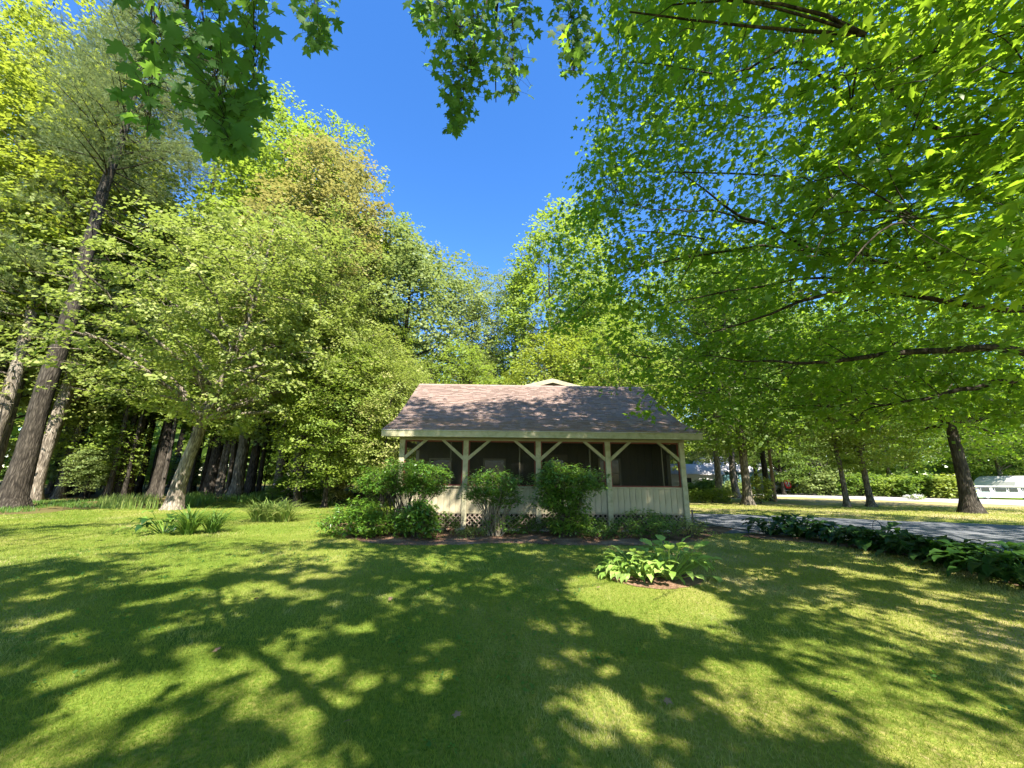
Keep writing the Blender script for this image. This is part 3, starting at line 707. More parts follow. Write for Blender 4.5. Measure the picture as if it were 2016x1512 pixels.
# bays
for i in range(4):
    a, c = PX[i] + pw / 2, PX[i + 1] - pw / 2
    # grooved boards below the sill
    nb = int(round((c - a) / .2)); w = (c - a) / nb
    pnl = MB(); pnl.box(a, c, 0.012, .05, ZP + .02, ZS - .02); pn = pnl.build('wall_panel', M['trim_beam'], cot)
    bm0 = None
    for k in range(nb):
        if bm0 is None:
            q = MB(); q.box(0, w - .008, -.008, .012, ZP, ZS); o = q.build('board', M['siding'], pn, bevel=.003); bm0 = o.data
        else:
            o = link(bpy.data.objects.new('board', bm0), pn); bv = o.modifiers.new('bevel', 'BEVEL'); bv.width = .003; bv.segments = 1
        o.location = (a + k * w + .004, 0, 0)
    b = MB(); b.box(a, c, -.05, .07, ZS, ZS + .045); b.build('sill', M['trim'], cot, bevel=.005)
    b = MB(); b.box(a, c, -.02, .03, ZP - .05, ZP); b.build('skirt_rail', M['trim_beam'], cot)
    b = MB(); fw = .045
    for (p, q, r_, s_) in ((a, c, ZS + .045, ZS + .045 + fw), (a, c, ZT - fw, ZT)): b.box(p, q, .0, .05, r_, s_)
    for xx in (a, c - fw): b.box(xx, xx + fw, .0, .05, ZS + .045 + fw, ZT - fw)
    b.build('screen_frame', M['red_frame'], cot)
    b = MB(); b.box(a + .62 * (c - a) + .3, a + .62 * (c - a) + .34, .01, .045, ZS + .09, ZT - fw); b.build('mullion', M['inner'], cot)
    b = MB(); b.add([(a + fw, .025, ZS + .09), (c - fw, .025, ZS + .09), (c - fw, .025, ZT - fw), (a + fw, .025, ZT - fw)], [(0, 1, 2, 3)]); b.build('screen', M['screen'], cot)
    # lattice
    b = MB(); st = .16; z0, z1 = .02, ZP - .05; h = z1 - z0
    for lay, sg in ((0, 1), (1, -1)):
        x = a - h
        while x < c + h:
            xa, xb = (x, x + h) if sg > 0 else (x + h, x)
            # clip to bay
            ts = [0, 1]
            lo_, hi_ = 0.0, 1.0
            for t_ in (0, 1): pass
            dx = xb - xa
            t1 = (a - xa) / dx; t2 = (c - xa) / dx; lo_, hi_ = max(0, min(t1, t2)), min(1, max(t1, t2))
            if hi_ - lo_ > .05:
                b.bar((xa + dx * lo_, -.004 + lay * .013, z0 + h * lo_), (xa + dx * hi_, -.004 + lay * .013, z0 + h * hi_), .035, .01)
            x += st
    b.build('lattice_panel', M['lattice'], cot)
# side (right) opening frame, side wall panel
b = MB(); b.box(X1 - .05, X1 + .05, .1, PD - 1.35, ZP, ZS); b.build('side_panel', M['siding'], cot)
b = MB(); b.box(X1 - .04, X1 + .04, .1, PD - 1.35, ZS, ZS + .05); b.build('side_sill', M['red_frame'], cot)
b = MB(); b.box(X1 - .04, X1 + .04, .1, PD - 1.35, 2.45, ZT); b.build('side_header', M['trim_beam'], cot)
b = MB(); b.box(X0 - .05, X0 + .05, .1, PD, ZP, ZS); b.build('side_panel', M['siding'], cot)
b = MB(); b.box(X0 - .05, X0 + .05, .1, PD, 2.6, ZT); b.build('side_header', M['trim_beam'], cot)
b = MB(); b.box(X0 + .06, X1 - .06, .35, .4, 0, .42); b.build('underfloor_dark', M['dark'], cot)  # near-black sheet painting the dark void behind the lattice
b = MB(); b.tube([(X1 + .16, -.06, .0), (X1 + .16, -.06, .62)], [.03, .03], 8); b.build('drain_pipe', M['deck'], cot)
# main body gable behind the ridge
gx = wx(1095, 748) ; gx = P(1093, 748, 19.2)[0] - HX; gz = P(1093, 751.5, 19.2)[2]; gy = 19.2 - HY
sl_ = 0.26; hw = 4.2
b = MB(); V = [(gx - hw, gy, .1), (gx + hw, gy, .1), (gx + hw, gy, gz - hw * sl_), (gx, gy, gz), (gx - hw, gy, gz - hw * sl_)]
V += [(x, y + 7, z) for x, y, z in V]
b.add(V, [(0, 1, 2, 3, 4), (9, 8, 7, 6, 5), (0, 5, 6, 1), (1, 6, 7, 2), (4, 9, 5, 0)]); b.build('rear_wing', M['siding'], cot)
for s in (-1, 1):
    b = MB(); xe = gx + s * (hw + .4); ze = gz - (hw + .4) * sl_
    V = [(gx, gy - .3, gz + .0), (xe, gy - .3, ze + .0), (xe, gy + 7.3, ze), (gx, gy + 7.3, gz)]; V = V + [(x, y, z + .1) for x, y, z in V]
    if s < 0: V = [V[1], V[0], V[3], V[2], V[5], V[4], V[7], V[6]]
    b.hexa(V); b.build('wing_roof', M['grey_roof'], cot)
    b = MB(); V = [(gx, gy - .36, gz - .12), (xe, gy - .36, ze - .12), (xe, gy - .31, ze - .12), (gx, gy - .31, gz - .12)]; V = V + [(x, y, z + .20) for x, y, z in V]
    if s < 0: V = [V[1], V[0], V[3], V[2], V[5], V[4], V[7], V[6]]
    b.hexa(V); b.build('wing_trim', M['siding'], cot)
# stones along the bed behind the shrubs
rk = np.random.default_rng(8)
for i in range(16):
    x = -3.1 + i * .52 + rk.uniform(-.1, .1); b = MB()
    w, d, h = rk.uniform(.16, .24), rk.uniform(.08, .12), rk.uniform(.05, .08)
    V = []
    for z, f in ((0, 1), (h, .75)):
        for a in range(8):
            t = a * math.pi / 4; V.append((w * f * math.cos(t) * rk.uniform(.85, 1.1), d * f * math.sin(t) * rk.uniform(.85, 1.1), z))
    b.add(V, [tuple(range(8))[::-1], tuple(range(8, 16))] + [(a, (a + 1) % 8, 8 + (a + 1) % 8, 8 + a) for a in range(8)])
    o = b.build('edging_stone', M['stone']); o.location = (x, 12.62, 0.0); o.rotation_euler = (0, 0, rk.uniform(-.2, .2))
    tag(o, 'small pale edging stone on the soil before the porch lattice', 'stone', 'pale stones in a line before the lattice')
print('cottage', time.time() - T0)

# ================================================================== RIGHT MAPLE (near)
cam0 = np.array([0, 0, CH])
def proj(X):
    d = X - cam0; z = d @ fc; return 1008 + F * (d @ rc) / np.maximum(z, .01), 756 - F * (d @ uc) / np.maximum(z, .01), z
TBX, TBY = 13.4, 6.8
A0 = np.array([TBX, TBY])
trunkA = [(TBX, TBY, -.2, .50), (TBX - .1, TBY, 1.2, .42), (TBX - .2, TBY - .1, 2.6, .40), (TBX - .2, TBY - .1, 4.5, .33), (TBX, TBY, 7.5, .26), (TBX + .2, TBY + .2, 10.5, .17), (TBX, TBY, 14, .06)]
def LP_(pts): return [tuple(P(px, py, Y)) + (r,) for px, py, Y, r in pts]
limbsA = [
    [(TBX - .2, TBY, 3.0, .17)] + LP_([(2016, 690, 6.2, .10), (1900, 686, 6.2, .085), (1780, 690, 6.4, .07), (1640, 712, 6.6, .05), (1540, 716, 6.8, .03), (1400, 700, 7.0, .012)]),
    [(TBX - .2, TBY, 3.2, .16)] + LP_([(2016, 745, 7.2, .085), (1900, 765, 7.4, .06), (1800, 790, 7.6, .04), (1640, 800, 7.8, .015)]),
    [(TBX - .1, TBY, 4.6, .18)] + LP_([(1960, 540, 6.8, .10), (1800, 522, 6.9, .085), (1690, 518, 7.0, .075), (1560, 482, 7.1, .06), (1490, 440, 7.2, .05), (1430, 408, 7.3, .035), (1340, 340, 7.4, .014)]),
    LP_([(1490, 440, 7.2, .035), (1420, 418, 7.3, .025), (1310, 418, 7.5, .018), (1210, 390, 7.6, .008)]),
    [(TBX, TBY, 5.6, .16)] + LP_([(1980, 470, 5.6, .09), (1860, 500, 5.6, .07), (1700, 560, 5.8, .05), (1560, 600, 6.2, .035), (1380, 660, 6.6, .012)]),
    [(TBX, TBY, 6.8, .17)] + LP_([(1900, 300, 5.4, .09), (1760, 200, 5.4, .07), (1640, 60, 5.4, .05), (1560, 90, 5.5, .04), (1430, 160, 5.7, .025), (1320, 130, 5.9, .01)]),
    [(TBX, TBY, 6.0, .15)] + LP_([(1900, 380, 6.6, .09), (1720, 300, 6.8, .07), (1600, 100, 6.9, .05), (1480, 150, 7.2, .035), (1380, 168, 7.4, .015), (1250, 200, 7.6, .008)]),
    [(TBX, TBY, 5.2, .15)] + LP_([(1980, 620, 5.8, .07), (1820, 590, 6.0, .055), (1640, 545, 6.6, .04), (1480, 560, 7.2, .025), (1300, 600, 7.8, .01)]),
]
def sx0(px): return P(px, 1000, 11.6)[0]
# light gaps: points of the place where the sun comes through (x, y, z, radius, share removed)
gp = [(*G(1290, 1120, .4), 1.0, 1), (sx0(850), 11.5, 2.0, .6, .95), (sx0(965), 11.6, 1.6, .5, .9), (sx0(1120), 11.6, 2.0, .5, .9), (*G(1500, 1375), 0.3, .8), (*G(1190, 1390), .22, .9), (*G(1790, 1250), .45, .6), (*G(1760, 1420), .35, .7),
      (*G(1190, 1160), .7, .8), (-2.5, 17.2, 5.4, 1.9, .97), (1.0, 17.5, 5.6, 1.3, .97), (4.8, 13.2, .9, .4, .6), (1.0, 13.2, .8, .5, .5)]
def cullA(X):
    x, y, z = proj(X)
    ok = ~((X[:, 0] < 7.5) & (X[:, 1] > 11))
    # the low boughs stay clear of the porch and of the view under the crown
    ok &= ~((X[:, 2] < 3.6) & (X[:, 0] < 4.6))
    ok &= ~((X[:, 2] < 3.0 + 0.25 * np.abs(X[:, 1] - 7)))
    ok &= np.linalg.norm(X - cam0, axis=1) > 4.0
    ok &= ~((x < 1150 + np.clip(y, -50, 300) * -.1 + 40) & (y < 330) & (z > .3) & (y > -80))
    ok &= ~((X[:, 1] < 6.0) & (X[:, 0] < 5.5 + .3 * X[:, 1]) & (rA.uniform(size=len(X)) < .8))
    return ok
rA = np.random.default_rng(21)
ex = np.array([P(rA.uniform(1230, 2150), rA.uniform(-160, 560) , rA.uniform(3.0, 6.2)) for _ in range(950)] + [P(rA.uniform(1210, 2100), rA.uniform(470, 835), rA.uniform(7.2, 10.2)) for _ in range(520)])
ex = ex[~((proj(ex)[1] > 560) & (proj(ex)[0] < 1160 + .42 * (proj(ex)[1] - 560)))]
ex = ex[(np.linalg.norm(ex - cam0, axis=1) > 4.4) & ~((proj(ex)[0] < 1560) & (ex[:, 1] < 6.5) & (proj(ex)[1] > 60))]
# leaf clusters added out of view along sun rays to dapple the right lawn
exC = []
while len(exC) < 1050:
    tx, ty = rA.uniform(-.8, 11.5), rA.uniform(2.0, 9.5)
    if math.hypot(tx - 2.4, ty - 6.5) < 1.2: continue
    q = np.array([tx, ty, 0]) + SUN * rA.uniform(7.5, 12.0); x_, y_, z_ = proj(q[None])
    if z_[0] > .1 and y_[0] > -420 and x_[0] < 2150: continue
    exC.append(q)
exC = np.array(exC)
V, Fc, lf = tree_geom(rA, extra=np.concatenate([ex, exC]), own_tail=len(exC), H=17, lo=3.4, rx=11.8, ry=7.2, cz=9.2, rz=7.3, centre=(0, -0.9), base=(TBX - .9, TBY, 0), trunk=trunkA, limbs=limbsA, n_limb=22, n_cl=6000, per=26, limb_r=.09, cols=(5.0, .14, .97),
                      cl_r=0.62, flat=0.38, leaf=0.13, T=TM, expo=2.7, gap=0.25, shell=0.68, gaps=gp, cull=cullA, sides=14, sub_r=.008, lump=.12)
mA = empty('maple_tree', (TBX, TBY, 0), 0, 'large maple with long dark boughs sweeping in from the right over the lawn', 'tree')
def shift(V): return V - np.array([TBX, TBY, 0])
w = fast_mesh('trunk', shift(V), Fc, True); obj('trunk', w, M['bark_dark'], mA)
lf['pos'] = shift(lf['pos'])
wp = lf['pos'] + np.array([TBX, TBY, 0]); px, py, z = proj(wp)
vis = (z > .5) & (px > 0) & (px < 2016) & (py > 0) & (py < 1512)
dist = np.where(vis, np.linalg.norm(wp - cam0, axis=1), 1e9); near = np.argsort(dist)[:300]
rest = np.ones(len(dist), bool); rest[near] = False
# leaves nobody can see only shade the lawn: half of them, twice the area
inv = rest & (z > .3) & (px > -150) & (px < 2250) & (py > -200); ouv = rest & ~inv
g_ = [(T_, lf['pos'][q], lf['nrm'][q], lf['tip'][q], lf['size'][q], lf['rnd'][q]) for T_, q in ((TM, inv), (TR2, ouv))]
cr = obj('crown', leaves_multi('crown', g_), M['leaf_maple'], mA); cr['kind'] = 'stuff'
def leaf_parts(name, lf, idx, T, mat, parent, nmesh=5):
    base = []
    for k in range(nmesh):
        me = fast_mesh(name, T[0], T[1], True, np.full(len(T[1]), (k + .5) / nmesh)); me.materials.append(mat); base.append(me)
    S, Tp, Nn = frames(lf['nrm'][idx], lf['tip'][idx])
    for i, j in enumerate(idx):
        o = bpy.data.objects.new(name, base[int(lf['rnd'][j] * .999 * nmesh)]); link(o, parent)
        s = float(lf['size'][j]); p = lf['pos'][j]
        o.matrix_local = Matrix([[S[i, a] * s, Tp[i, a] * s, Nn[i, a] * s, p[a]] for a in range(3)] + [[0, 0, 0, 1]])
leaf_parts('leaf', lf, near, TM, M['leaf_maple'], mA)
print('maple A', time.time() - T0, len(lf['pos']))

# ================================================================== OVERHEAD MAPLE (stands behind the camera, its sprays hang into view)
rB = np.random.default_rng(31)
BX, BY = 3.6, -8.8
mB = empty('maple_tree', (BX, BY, 0), 0, 'maple overhead whose leafy sprays hang dark against the blue sky at the top', 'tree')
# hanging sprays: pixel outline turned into places about 2.4 to 5 m from the camera
sprays = [  # (top px, bottom px, half width top, bottom, Y depth, n leaves, leaf size)
    ((385, -40), (455, 300), 165, 45, 1.9, 340, .09),
    ((300, -30), (290, 260), 80, 50, 1.95, 95, .09),
    ((500, -40), (500, 215), 45, 30, 2.0, 50, .09),
    ((620, -40), (622, 95), 50, 30, 3.0, 110, .095),
    ((830, -40), (905, 60), 75, 65, 3.2, 120, .095),
    ((930, -40), (925, 140), 125, 85, 3.4, 360, .095),
    ((925, 120), (895, 258), 78, 18, 3.4, 170, .09),
    ((1010, -40), (1010, 190), 58, 32, 3.5, 140, .09),
    ((1120, -40), (1130, 145), 50, 28, 3.6, 190, .09),
]
pos, nr, tp, sz, rn = [], [], [], [], []; stems = []
for (tx, ty), (bx, by), w0, w1, Y, n, s in sprays:
    st = np.array([P(tx + (bx - tx) * t, ty + (by - ty) * t, Y) for t in np.linspace(0, 1, 8)])
    stems.append((st, Y))
    t = rB.uniform(0, 1, n) ** .9; lat = rB.normal(size=n) * .5; lat = np.clip(lat, -1, 1)
    for a, l in zip(t, lat):
        q = P(tx + (bx - tx) * a + l * (w0 + (w1 - w0) * a), ty + (by - ty) * a, Y + rB.normal() * .14)
        pos.append(q)
        nr.append(rB.normal(size=3) * .5 + np.array([0, -.9, -.1])); tp.append(np.array([rB.normal() * .45 + l * .4, rB.normal() * .3, -1.0]))
        sz.append(s * rB.uniform(.45, 1.35)); rn.append(rB.uniform())
B = np.array([BX, BY, 0.])
hl = dict(T=TMB, pos=np.array(pos) - B, nrm=np.array(nr), tip=np.array(tp), size=np.array(sz), rnd=np.array(rn))
# limbs over the camera
limbsB = [
    [(BX, BY, 4.5, .16), (4.2, -3.2, 6.2, .12), (2.0, -.5, 7.0, .08), (0.2, 1.6, 7.3, .06), (-.2, 3.3, 7.4, .03), (-.3, 5, 7.5, .01)],
    [(BX, BY, 4.2, .15), (3.4, -3.8, 5.6, .12), (.2, -1.2, 6.1, .08), (-2.0, .8, 6.0, .06), (-2.6, 1.9, 5.8, .03), (-3.2, 3.0, 5.6, .012)],
]
trunkB = [(BX, BY, -.2, .48), (BX, BY, 1.4, .40), (BX - .1, BY, 3.2, .37), (BX - .1, BY + .1, 5, .30), (BX - .3, BY + .2, 8, .16), (BX - .5, BY + .5, 11, .08), (BX - .8, BY + .5, 15, .03)]
gB = [(*G(1290, 1120, .4), 1.0, 1), (sx0(850), 11.5, 2.0, .6, .95), (sx0(965), 11.6, 1.6, .5, .9), (sx0(1120), 11.6, 2.0, .5, .9), (*G(480, 1165), .5, .9), (*G(700, 1090), .6, .8), (*G(860, 1110), .5, .7), (*G(600, 1310 - 50), .35, .6), (*G(200, 1400), .3, .8), (*G(400, 1330), .25, .8), (*G(180, 1060), 2.5, .8), (*G(450, 1090), 1.6, .6), (*G(600, 1040), 2.2, .85), (*G(1180, 1390), .28, .95), (*G(1480, 1380), .4, .8),
      (*G(1750, 1430), .4, .7), (*G(1290, 1120, .4), .95, 1), (*G(1100, 1470), .3, .7), (-2.5, 17.2, 5.4, 1.9, .97), (1.0, 17.5, 5.6, 1.3, .97), (-2.5, 13, 1.0, .8, .6), (-8, 15, 0, 4, .6), (-14, 18, 4, 6, .75), (*G(900, 1180), .5, .5), (*G(1190, 1160), .6, .8)]
def cullB(X):
    x, y, z = proj(X)
    infront = (z > .3) & (x > -150) & (x < 2150) & (y > -230)
    return ~infront & (np.linalg.norm(X - cam0, axis=1) > 2.5) & (X[:, 0] < 4.5 + .25 * (6 - X[:, 1]))
# leaf clusters added above the view to shade the roof and porch front
rx_ = np.random.default_rng(77); q = []
for k in range(1500):
    if k < 1000: tx, ty = rx_.uniform(-5.2, 7.5), rx_.uniform(12.6, 15.6 + .8 * math.sin(k))
    else: tx, ty = rx_.uniform(2.6, 7.5), rx_.uniform(14.5, 18.3)
    tz = 3.0 + max(0, ty - 12.8) * .56 if k % 4 else rx_.uniform(.3, 3.0)
    if not k % 4: ty = 13.2
    q.append(np.array([tx, ty, tz]) + SUN * rx_.uniform(15.0, 19.5))
exB = np.array(q); exB = exB[proj(exB)[1] < -100]
V, Fc, lf = tree_geom(rB, limb_r=.12, extra=exB, cols=(4.2, .18, .97), H=20, lo=4.8, rx=10.5, ry=9.8, cz=12.8, rz=7.8, centre=(-5.0, 7.6), base=(BX, BY, 0), trunk=trunkB, limbs=limbsB, n_limb=7, n_cl=3900, per=22,
                      cl_r=0.75, flat=0.4, leaf=0.16, T=TR2, gap=0.3, shell=0.35, gaps=gB, cull=cullB, sides=14, sub_r=.009)
WV, WF = [V], [Fc]; off = len(V)
# stems down from the limbs to the sprays
lim = np.concatenate([np.array([q[:3] for q in l]) for l in limbsB[:2]])
segs = []
for st, Y in stems:
    top = st[0]; a = lim[((lim - top) ** 2).sum(1).argmin()]
    up_ = np.array([a + (top - a) * t + np.array([0, 0, .15 * math.sin(t * 3.14)]) for t in np.linspace(0, 1, 6)])
    v, f = tubes(np.concatenate([up_[:-1], st])[None], np.r_[np.linspace(.014, .006, 5), np.linspace(.0055, .002, 8)][None], 5); WV.append(v); WF.append(f + off); off += len(v)
allst = np.concatenate([s_ for s_, _ in stems])
pA = np.array(pos); 
D = np.stack([((pA - q) ** 2).sum(1) for q in allst], 1); an = allst[np.maximum(D.argmin(1) - 0, 0)]
an = an + np.array([0, 0, .05])
PPp = np.stack([an, (an + pA) / 2 + np.array([0, 0, .03]), pA], 1); v, f = tubes(PPp, np.full((len(pA), 3), .0016), 3); WV.append(v); WF.append(f + off)
w = fast_mesh('trunk', np.concatenate(WV) - B, np.concatenate(WF), True); obj('trunk', w, M['bark_dark'], mB)
lf['pos'] = lf['pos'] - B
c_ = obj('crown', lm('crown', lf, M['leaf_maple']), None, mB); c_['kind'] = 'stuff'
order = np.argsort(-hl['size'] / np.linalg.norm(np.array(pos) - cam0, axis=1)); leaf_parts('leaf', hl, order[:300], TMB, M['leaf_hang'], mB)
c_ = obj('hanging_leaves', lm('hanging_leaves', hl, M['leaf_hang'], order[300:]), None, mB); c_['kind'] = 'stuff'
print('maple B', time.time() - T0)

# ================================================================== TREE VARIANTS
va = {}
va['front'] = variant('front', 41, 'leaf_front', 'bark_pale', H=15.0, r0=.33, lo=3.6, rx=6.4, ry=5.6, centre=(2.4, 0), n_limb=30, n_cl=1650, per=24, cl_r=.45, flat=.5, leaf=.16, T=TR2, gap=.5, shell=.45, lump=.42,
    trunk=[(0, 0, -.2, .36), (.05, 0, 1, .31), (.25, 0, 2.4, .28), (.55, 0, 3.8, .25), (.9, 0, 5.2, .19), (1.6, 0, 8, .14), (2.2, 0, 11, .09), (2.4, 0, 15, .04)], low_taper=.1, sub_r=.012)
va['tall'] = variant('tall', 42, 'leaf_yellow', 'bark_pine', H=27, r0=.34, lo=7, rx=5, ry=5, n_limb=22, n_cl=1300, per=26, cl_r=.75, flat=.5, leaf=.22, T=TR2, gap=.32, shell=.45, low_taper=.1, sub_r=.014)
va['lush'] = variant('lush', 49, 'leaf_front', 'bark_pine', H=30, r0=.30, lo=4, rx=5.2, ry=5, n_limb=34, n_cl=1450, per=26, cl_r=.58, flat=.5, leaf=.18, T=TR2, gap=.5, shell=.35, lump=.45, low_taper=0, sub_r=.012)
va['oak'] = variant('oak', 43, 'leaf_oak', 'bark_dark', H=23, r0=.30, lo=5, rx=5.2, ry=5.2, n_limb=20, n_cl=1100, per=28, cl_r=.8, flat=.6, leaf=.22, T=TR2, gap=.35, shell=.45, lump=.3, sub_r=.014, cz=13, rz=10, low_taper=.1)
va['airy'] = variant('airy', 44, 'leaf_lime', 'bark_maple', H=24, r0=.28, lo=7, rx=5.6, ry=5.4, n_limb=22, n_cl=820, per=26, cl_r=.8, flat=.5, leaf=.22, T=TR2, gap=.5, shell=.5, lump=.35, sub_r=.016)
va['round'] = variant('round', 45, 'leaf_lime', 'bark_maple', H=15, r0=.22, lo=2.5, rx=5, ry=5, n_limb=16, n_cl=1000, per=26, cl_r=.7, flat=.5, leaf=.18, T=TR2, gap=.25, shell=.5, lump=.22, sub_r=.012)
va['under'] = variant('under', 46, 'leaf_dark', 'bark_dark', H=7, r0=.07, lo=1.0, rx=2.4, ry=2.4, n_limb=10, n_cl=300, per=22, cl_r=.5, flat=.3, leaf=.16, T=TR2, gap=.3, shell=.2, lump=.25, sub_r=.008)
va['wood'] = variant('wood', 47, 'leaf_dark', 'bark_dark', H=22, r0=.26, lo=6.5, rx=4.2, ry=4.2, n_limb=16, n_cl=600, per=26, cl_r=.85, flat=.45, leaf=.24, T=TR2, gap=.32, shell=.4, lump=.25, sub_r=.014)
va['wide'] = variant('wide', 48, 'leaf_maple', 'bark_dark', H=15, r0=.34, lo=4.2, rx=7.5, ry=6.5, n_limb=20, n_cl=1300, per=26, cl_r=.75, flat=.38, leaf=.18, T=TR2, gap=.25, shell=.5, lump=.15, sub_r=.014)
pv = [pine_variant(51, H=33, r0=.42, lo=18, R_=5, n_whorl=36, tuft=.42), pine_variant(52, H=28, r0=.33, lo=9, R_=4.4, n_whorl=32, tuft=.42, bend=1.4), pine_variant(53, H=40, r0=.31, lo=27, R_=5.5, n_whorl=26, tuft=.42, bend=1.6)]
print('variants', time.time() - T0)

rt = np.random.default_rng(60)
def g2(px, py): return G(px, py)
W = plant_tree
# ---- left side, one by one
W(va['front'], 'maple_tree', g2(340, 1003), 0, 1.0, 'young maple with a leaning dappled pale trunk at the left edge of the lawn')
W(pv[0], 'pine_tree', g2(22, 1000), 1.0, 1.0, 'thickest dark pine trunk at the far left of the lawn edge', cat='pine', mats=('bark_dark', None))  # bark darkened to carry the shade on this trunk
W(pv[2], 'pine_tree', (-28.5, 24, 0), 2.4, 1.0, 'tall pine with a pale bent sunlit upper trunk at upper left', cat='pine', mats=('bark_pale', None))
W(pv[2], 'pine_tree', (-25.8, 29, 0), 4.9, .95, 'tall dark pine trunk just right of the pale bent one at upper left', cat='pine', mats=('bark_dark', None))
W(pv[1], 'pine_tree', (-28.5, 21.5, 0), 4.4, 1.05, 'pale sunlit pine trunk cut by the left edge of the photo', cat='pine', mats=('bark_pale', None))
W(va['tall'], 'maple_tree', (-29.5, 22.5, 0), 0.6, 1.1, 'tall yellow green maple at the far upper left', mats=('bark_maple', None))
W(va['wood'], 'maple_tree', g2(61, 985), 0.6, .8, 'slim pale trunk right of the thick pine', mats=('bark_pale', 'leaf_front'), lean=(0, R(4)))
W(va['wood'], 'maple_tree', g2(115, 982), 2.1, .85, 'slim pale leaning trunk second right of the thick pine', mats=('bark_pale', 'leaf_front'), lean=(0, R(4)))
W(pv[1], 'pine_tree', g2(172, 974), 0.4, .72, 'broad dark trunk midway between the thick pine and the leaning maple', cat='pine', mats=('bark_dark', None), sz=1.0)
W(va['wood'], 'wood_tree', g2(238, 976), 4.0, .8, 'grey straight trunk a little left of the leaning maple', mats=('bark_dark', None))  # grey trunk given dark bark to paint in its shade
W(pv[1], 'pine_tree', g2(268, 973), 2.4, .7, 'dark trunk close behind and left of the leaning maple', cat='pine', mats=('bark_dark', None), sz=1.0)
for k, (px, s, ln) in enumerate(((424, .75, 2), (434, .7, -1), (448, .8, 3))):
    W(va['wood'], 'wood_tree', g2(px, 978), k * 2.0, s, ['leftmost of three slim grey stems standing close together', 'middle of three slim grey stems standing close together', 'rightmost of three slim grey stems standing close together'][k], 'three close stems right of the leaning maple', mats=('bark_maple', None), lean=(0, R(ln)))
W(pv[1], 'pine_tree', (-16.2, 27.5, 0), 1.4, .85, 'straight grey trunk behind the pink flowered shrub, left one of two', cat='pine', mats=('bark_maple', None))
W(va['oak'], 'oak_tree', (-14.6, 28.5, 0), 2.4, 1.0, 'straight grey trunk behind the pink flowered shrub, right one of two', mats=('bark_maple', None))
W(va['tall'], 'maple_tree', (-13.8, 25.5, 0), 1.9, .98, 'tall tan and gold tree standing highest against the blue sky', mats=('bark_maple', 'leaf_tan'))
W(va['tall'], 'maple_tree', (-18.5, 27, 0), 4.9, 1.12, 'tall green tree rising between the pines and the tan tree', mats=('bark_maple', 'leaf_lime'))
W(va['airy'], 'maple_tree', (-11.3, 21.3, 0), .9, .62, 'bright green tree below the tan tree at the lawn edge', mats=('bark_dark', 'leaf_front'), sz=.66)
W(va['lush'], 'maple_tree', (-31.5, 22.5, 0), 2.0, .8, 'pale green leafy tree veiling the pine trunks at the far left', mats=('bark_dark', None))
W(va['lush'], 'maple_tree', (-38.5, 27, 0), 4.4, 1.3, 'tall yellow green tree filling the upper left edge of the photo', mats=('bark_dark', 'leaf_yellow'))
W(va['lush'], 'maple_tree', (-19.0, 29, 0), 5.4, 1.08, 'tall pale green tree behind the leaning maple', mats=('bark_dark', 'leaf_lime'))
W(va['lush'], 'maple_tree', (-12.0, 28, 0), .8, .76, 'mid height green tree between the tan tree and the grey green oak', mats=('bark_dark', 'leaf_lime'))
W(va['round'], 'small_tree', (-9.7, 21.0, 0), .4, .58, 'bright low tree drooping to the lawn left of the cottage', mats=('bark_dark', 'leaf_lime'))
W(va['round'], 'small_tree', (-8.8, 23.5, 0), 2.4, .75, 'low pale tree between the lawn end and the cottage', mats=('bark_dark', 'leaf_front'))
W(va['lush'], 'maple_tree', (-35.5, 21.5, 0), 1.1, 1.25, 'yellow green tree at the top left corner above the pines', mats=('bark_dark', 'leaf_yellow'))
# ---- behind the cottage
W(va['lush'], 'maple_tree', (7.0, 36, 0), 3.1, .74, 'broad green tree between the open ash and the big near maple', mats=('bark_dark', 'leaf_lime'))
W(va['lush'], 'maple_tree', (0.2, 37, 0), 4.1, .72, 'broad green tree seen left of the open forked ash', mats=('bark_dark', 'leaf_front'))
W(va['oak'], 'oak_tree', (-8.7, 30, 0), .3, 1.12, 'grey green oak tree behind the left end of the cottage roof', sz=1.12)
W(va['round'], 'small_tree', (-6.9, 21.5, 0), 1.0, .55, 'low many stemmed tree just left of the cottage roof', mats=('bark_dark', 'leaf_front'))
W(va['lush'], 'oak_tree', (-3.6, 33, 0), 2.2, .74, 'smaller tree in the dip between two tall trees behind the roof', mats=('bark_dark', 'leaf_oak'))
W(va['airy'], 'ash_tree', (3.2, 30, 0), 2.9, 1.02, 'light green open tree with visible forked limbs behind the roof')
W(va['airy'], 'ash_tree', (8.2, 33, 0), 5.0, .86, 'pale green tree behind the right end of the roof')
W(va['round'], 'small_tree', (2.2, 26.5, 0), .2, .80, 'yellow green small tree just above the roof ridge', mats=(None, 'leaf_yellow'))
W(va['round'], 'small_tree', (-3.0, 27.5, 0), 3.3, .72, 'green small tree just above the left half of the roof ridge')
W(va['round'], 'small_tree', (7.5, 26, 0), 3.3, .80, 'green small tree just behind the right half of the roof')
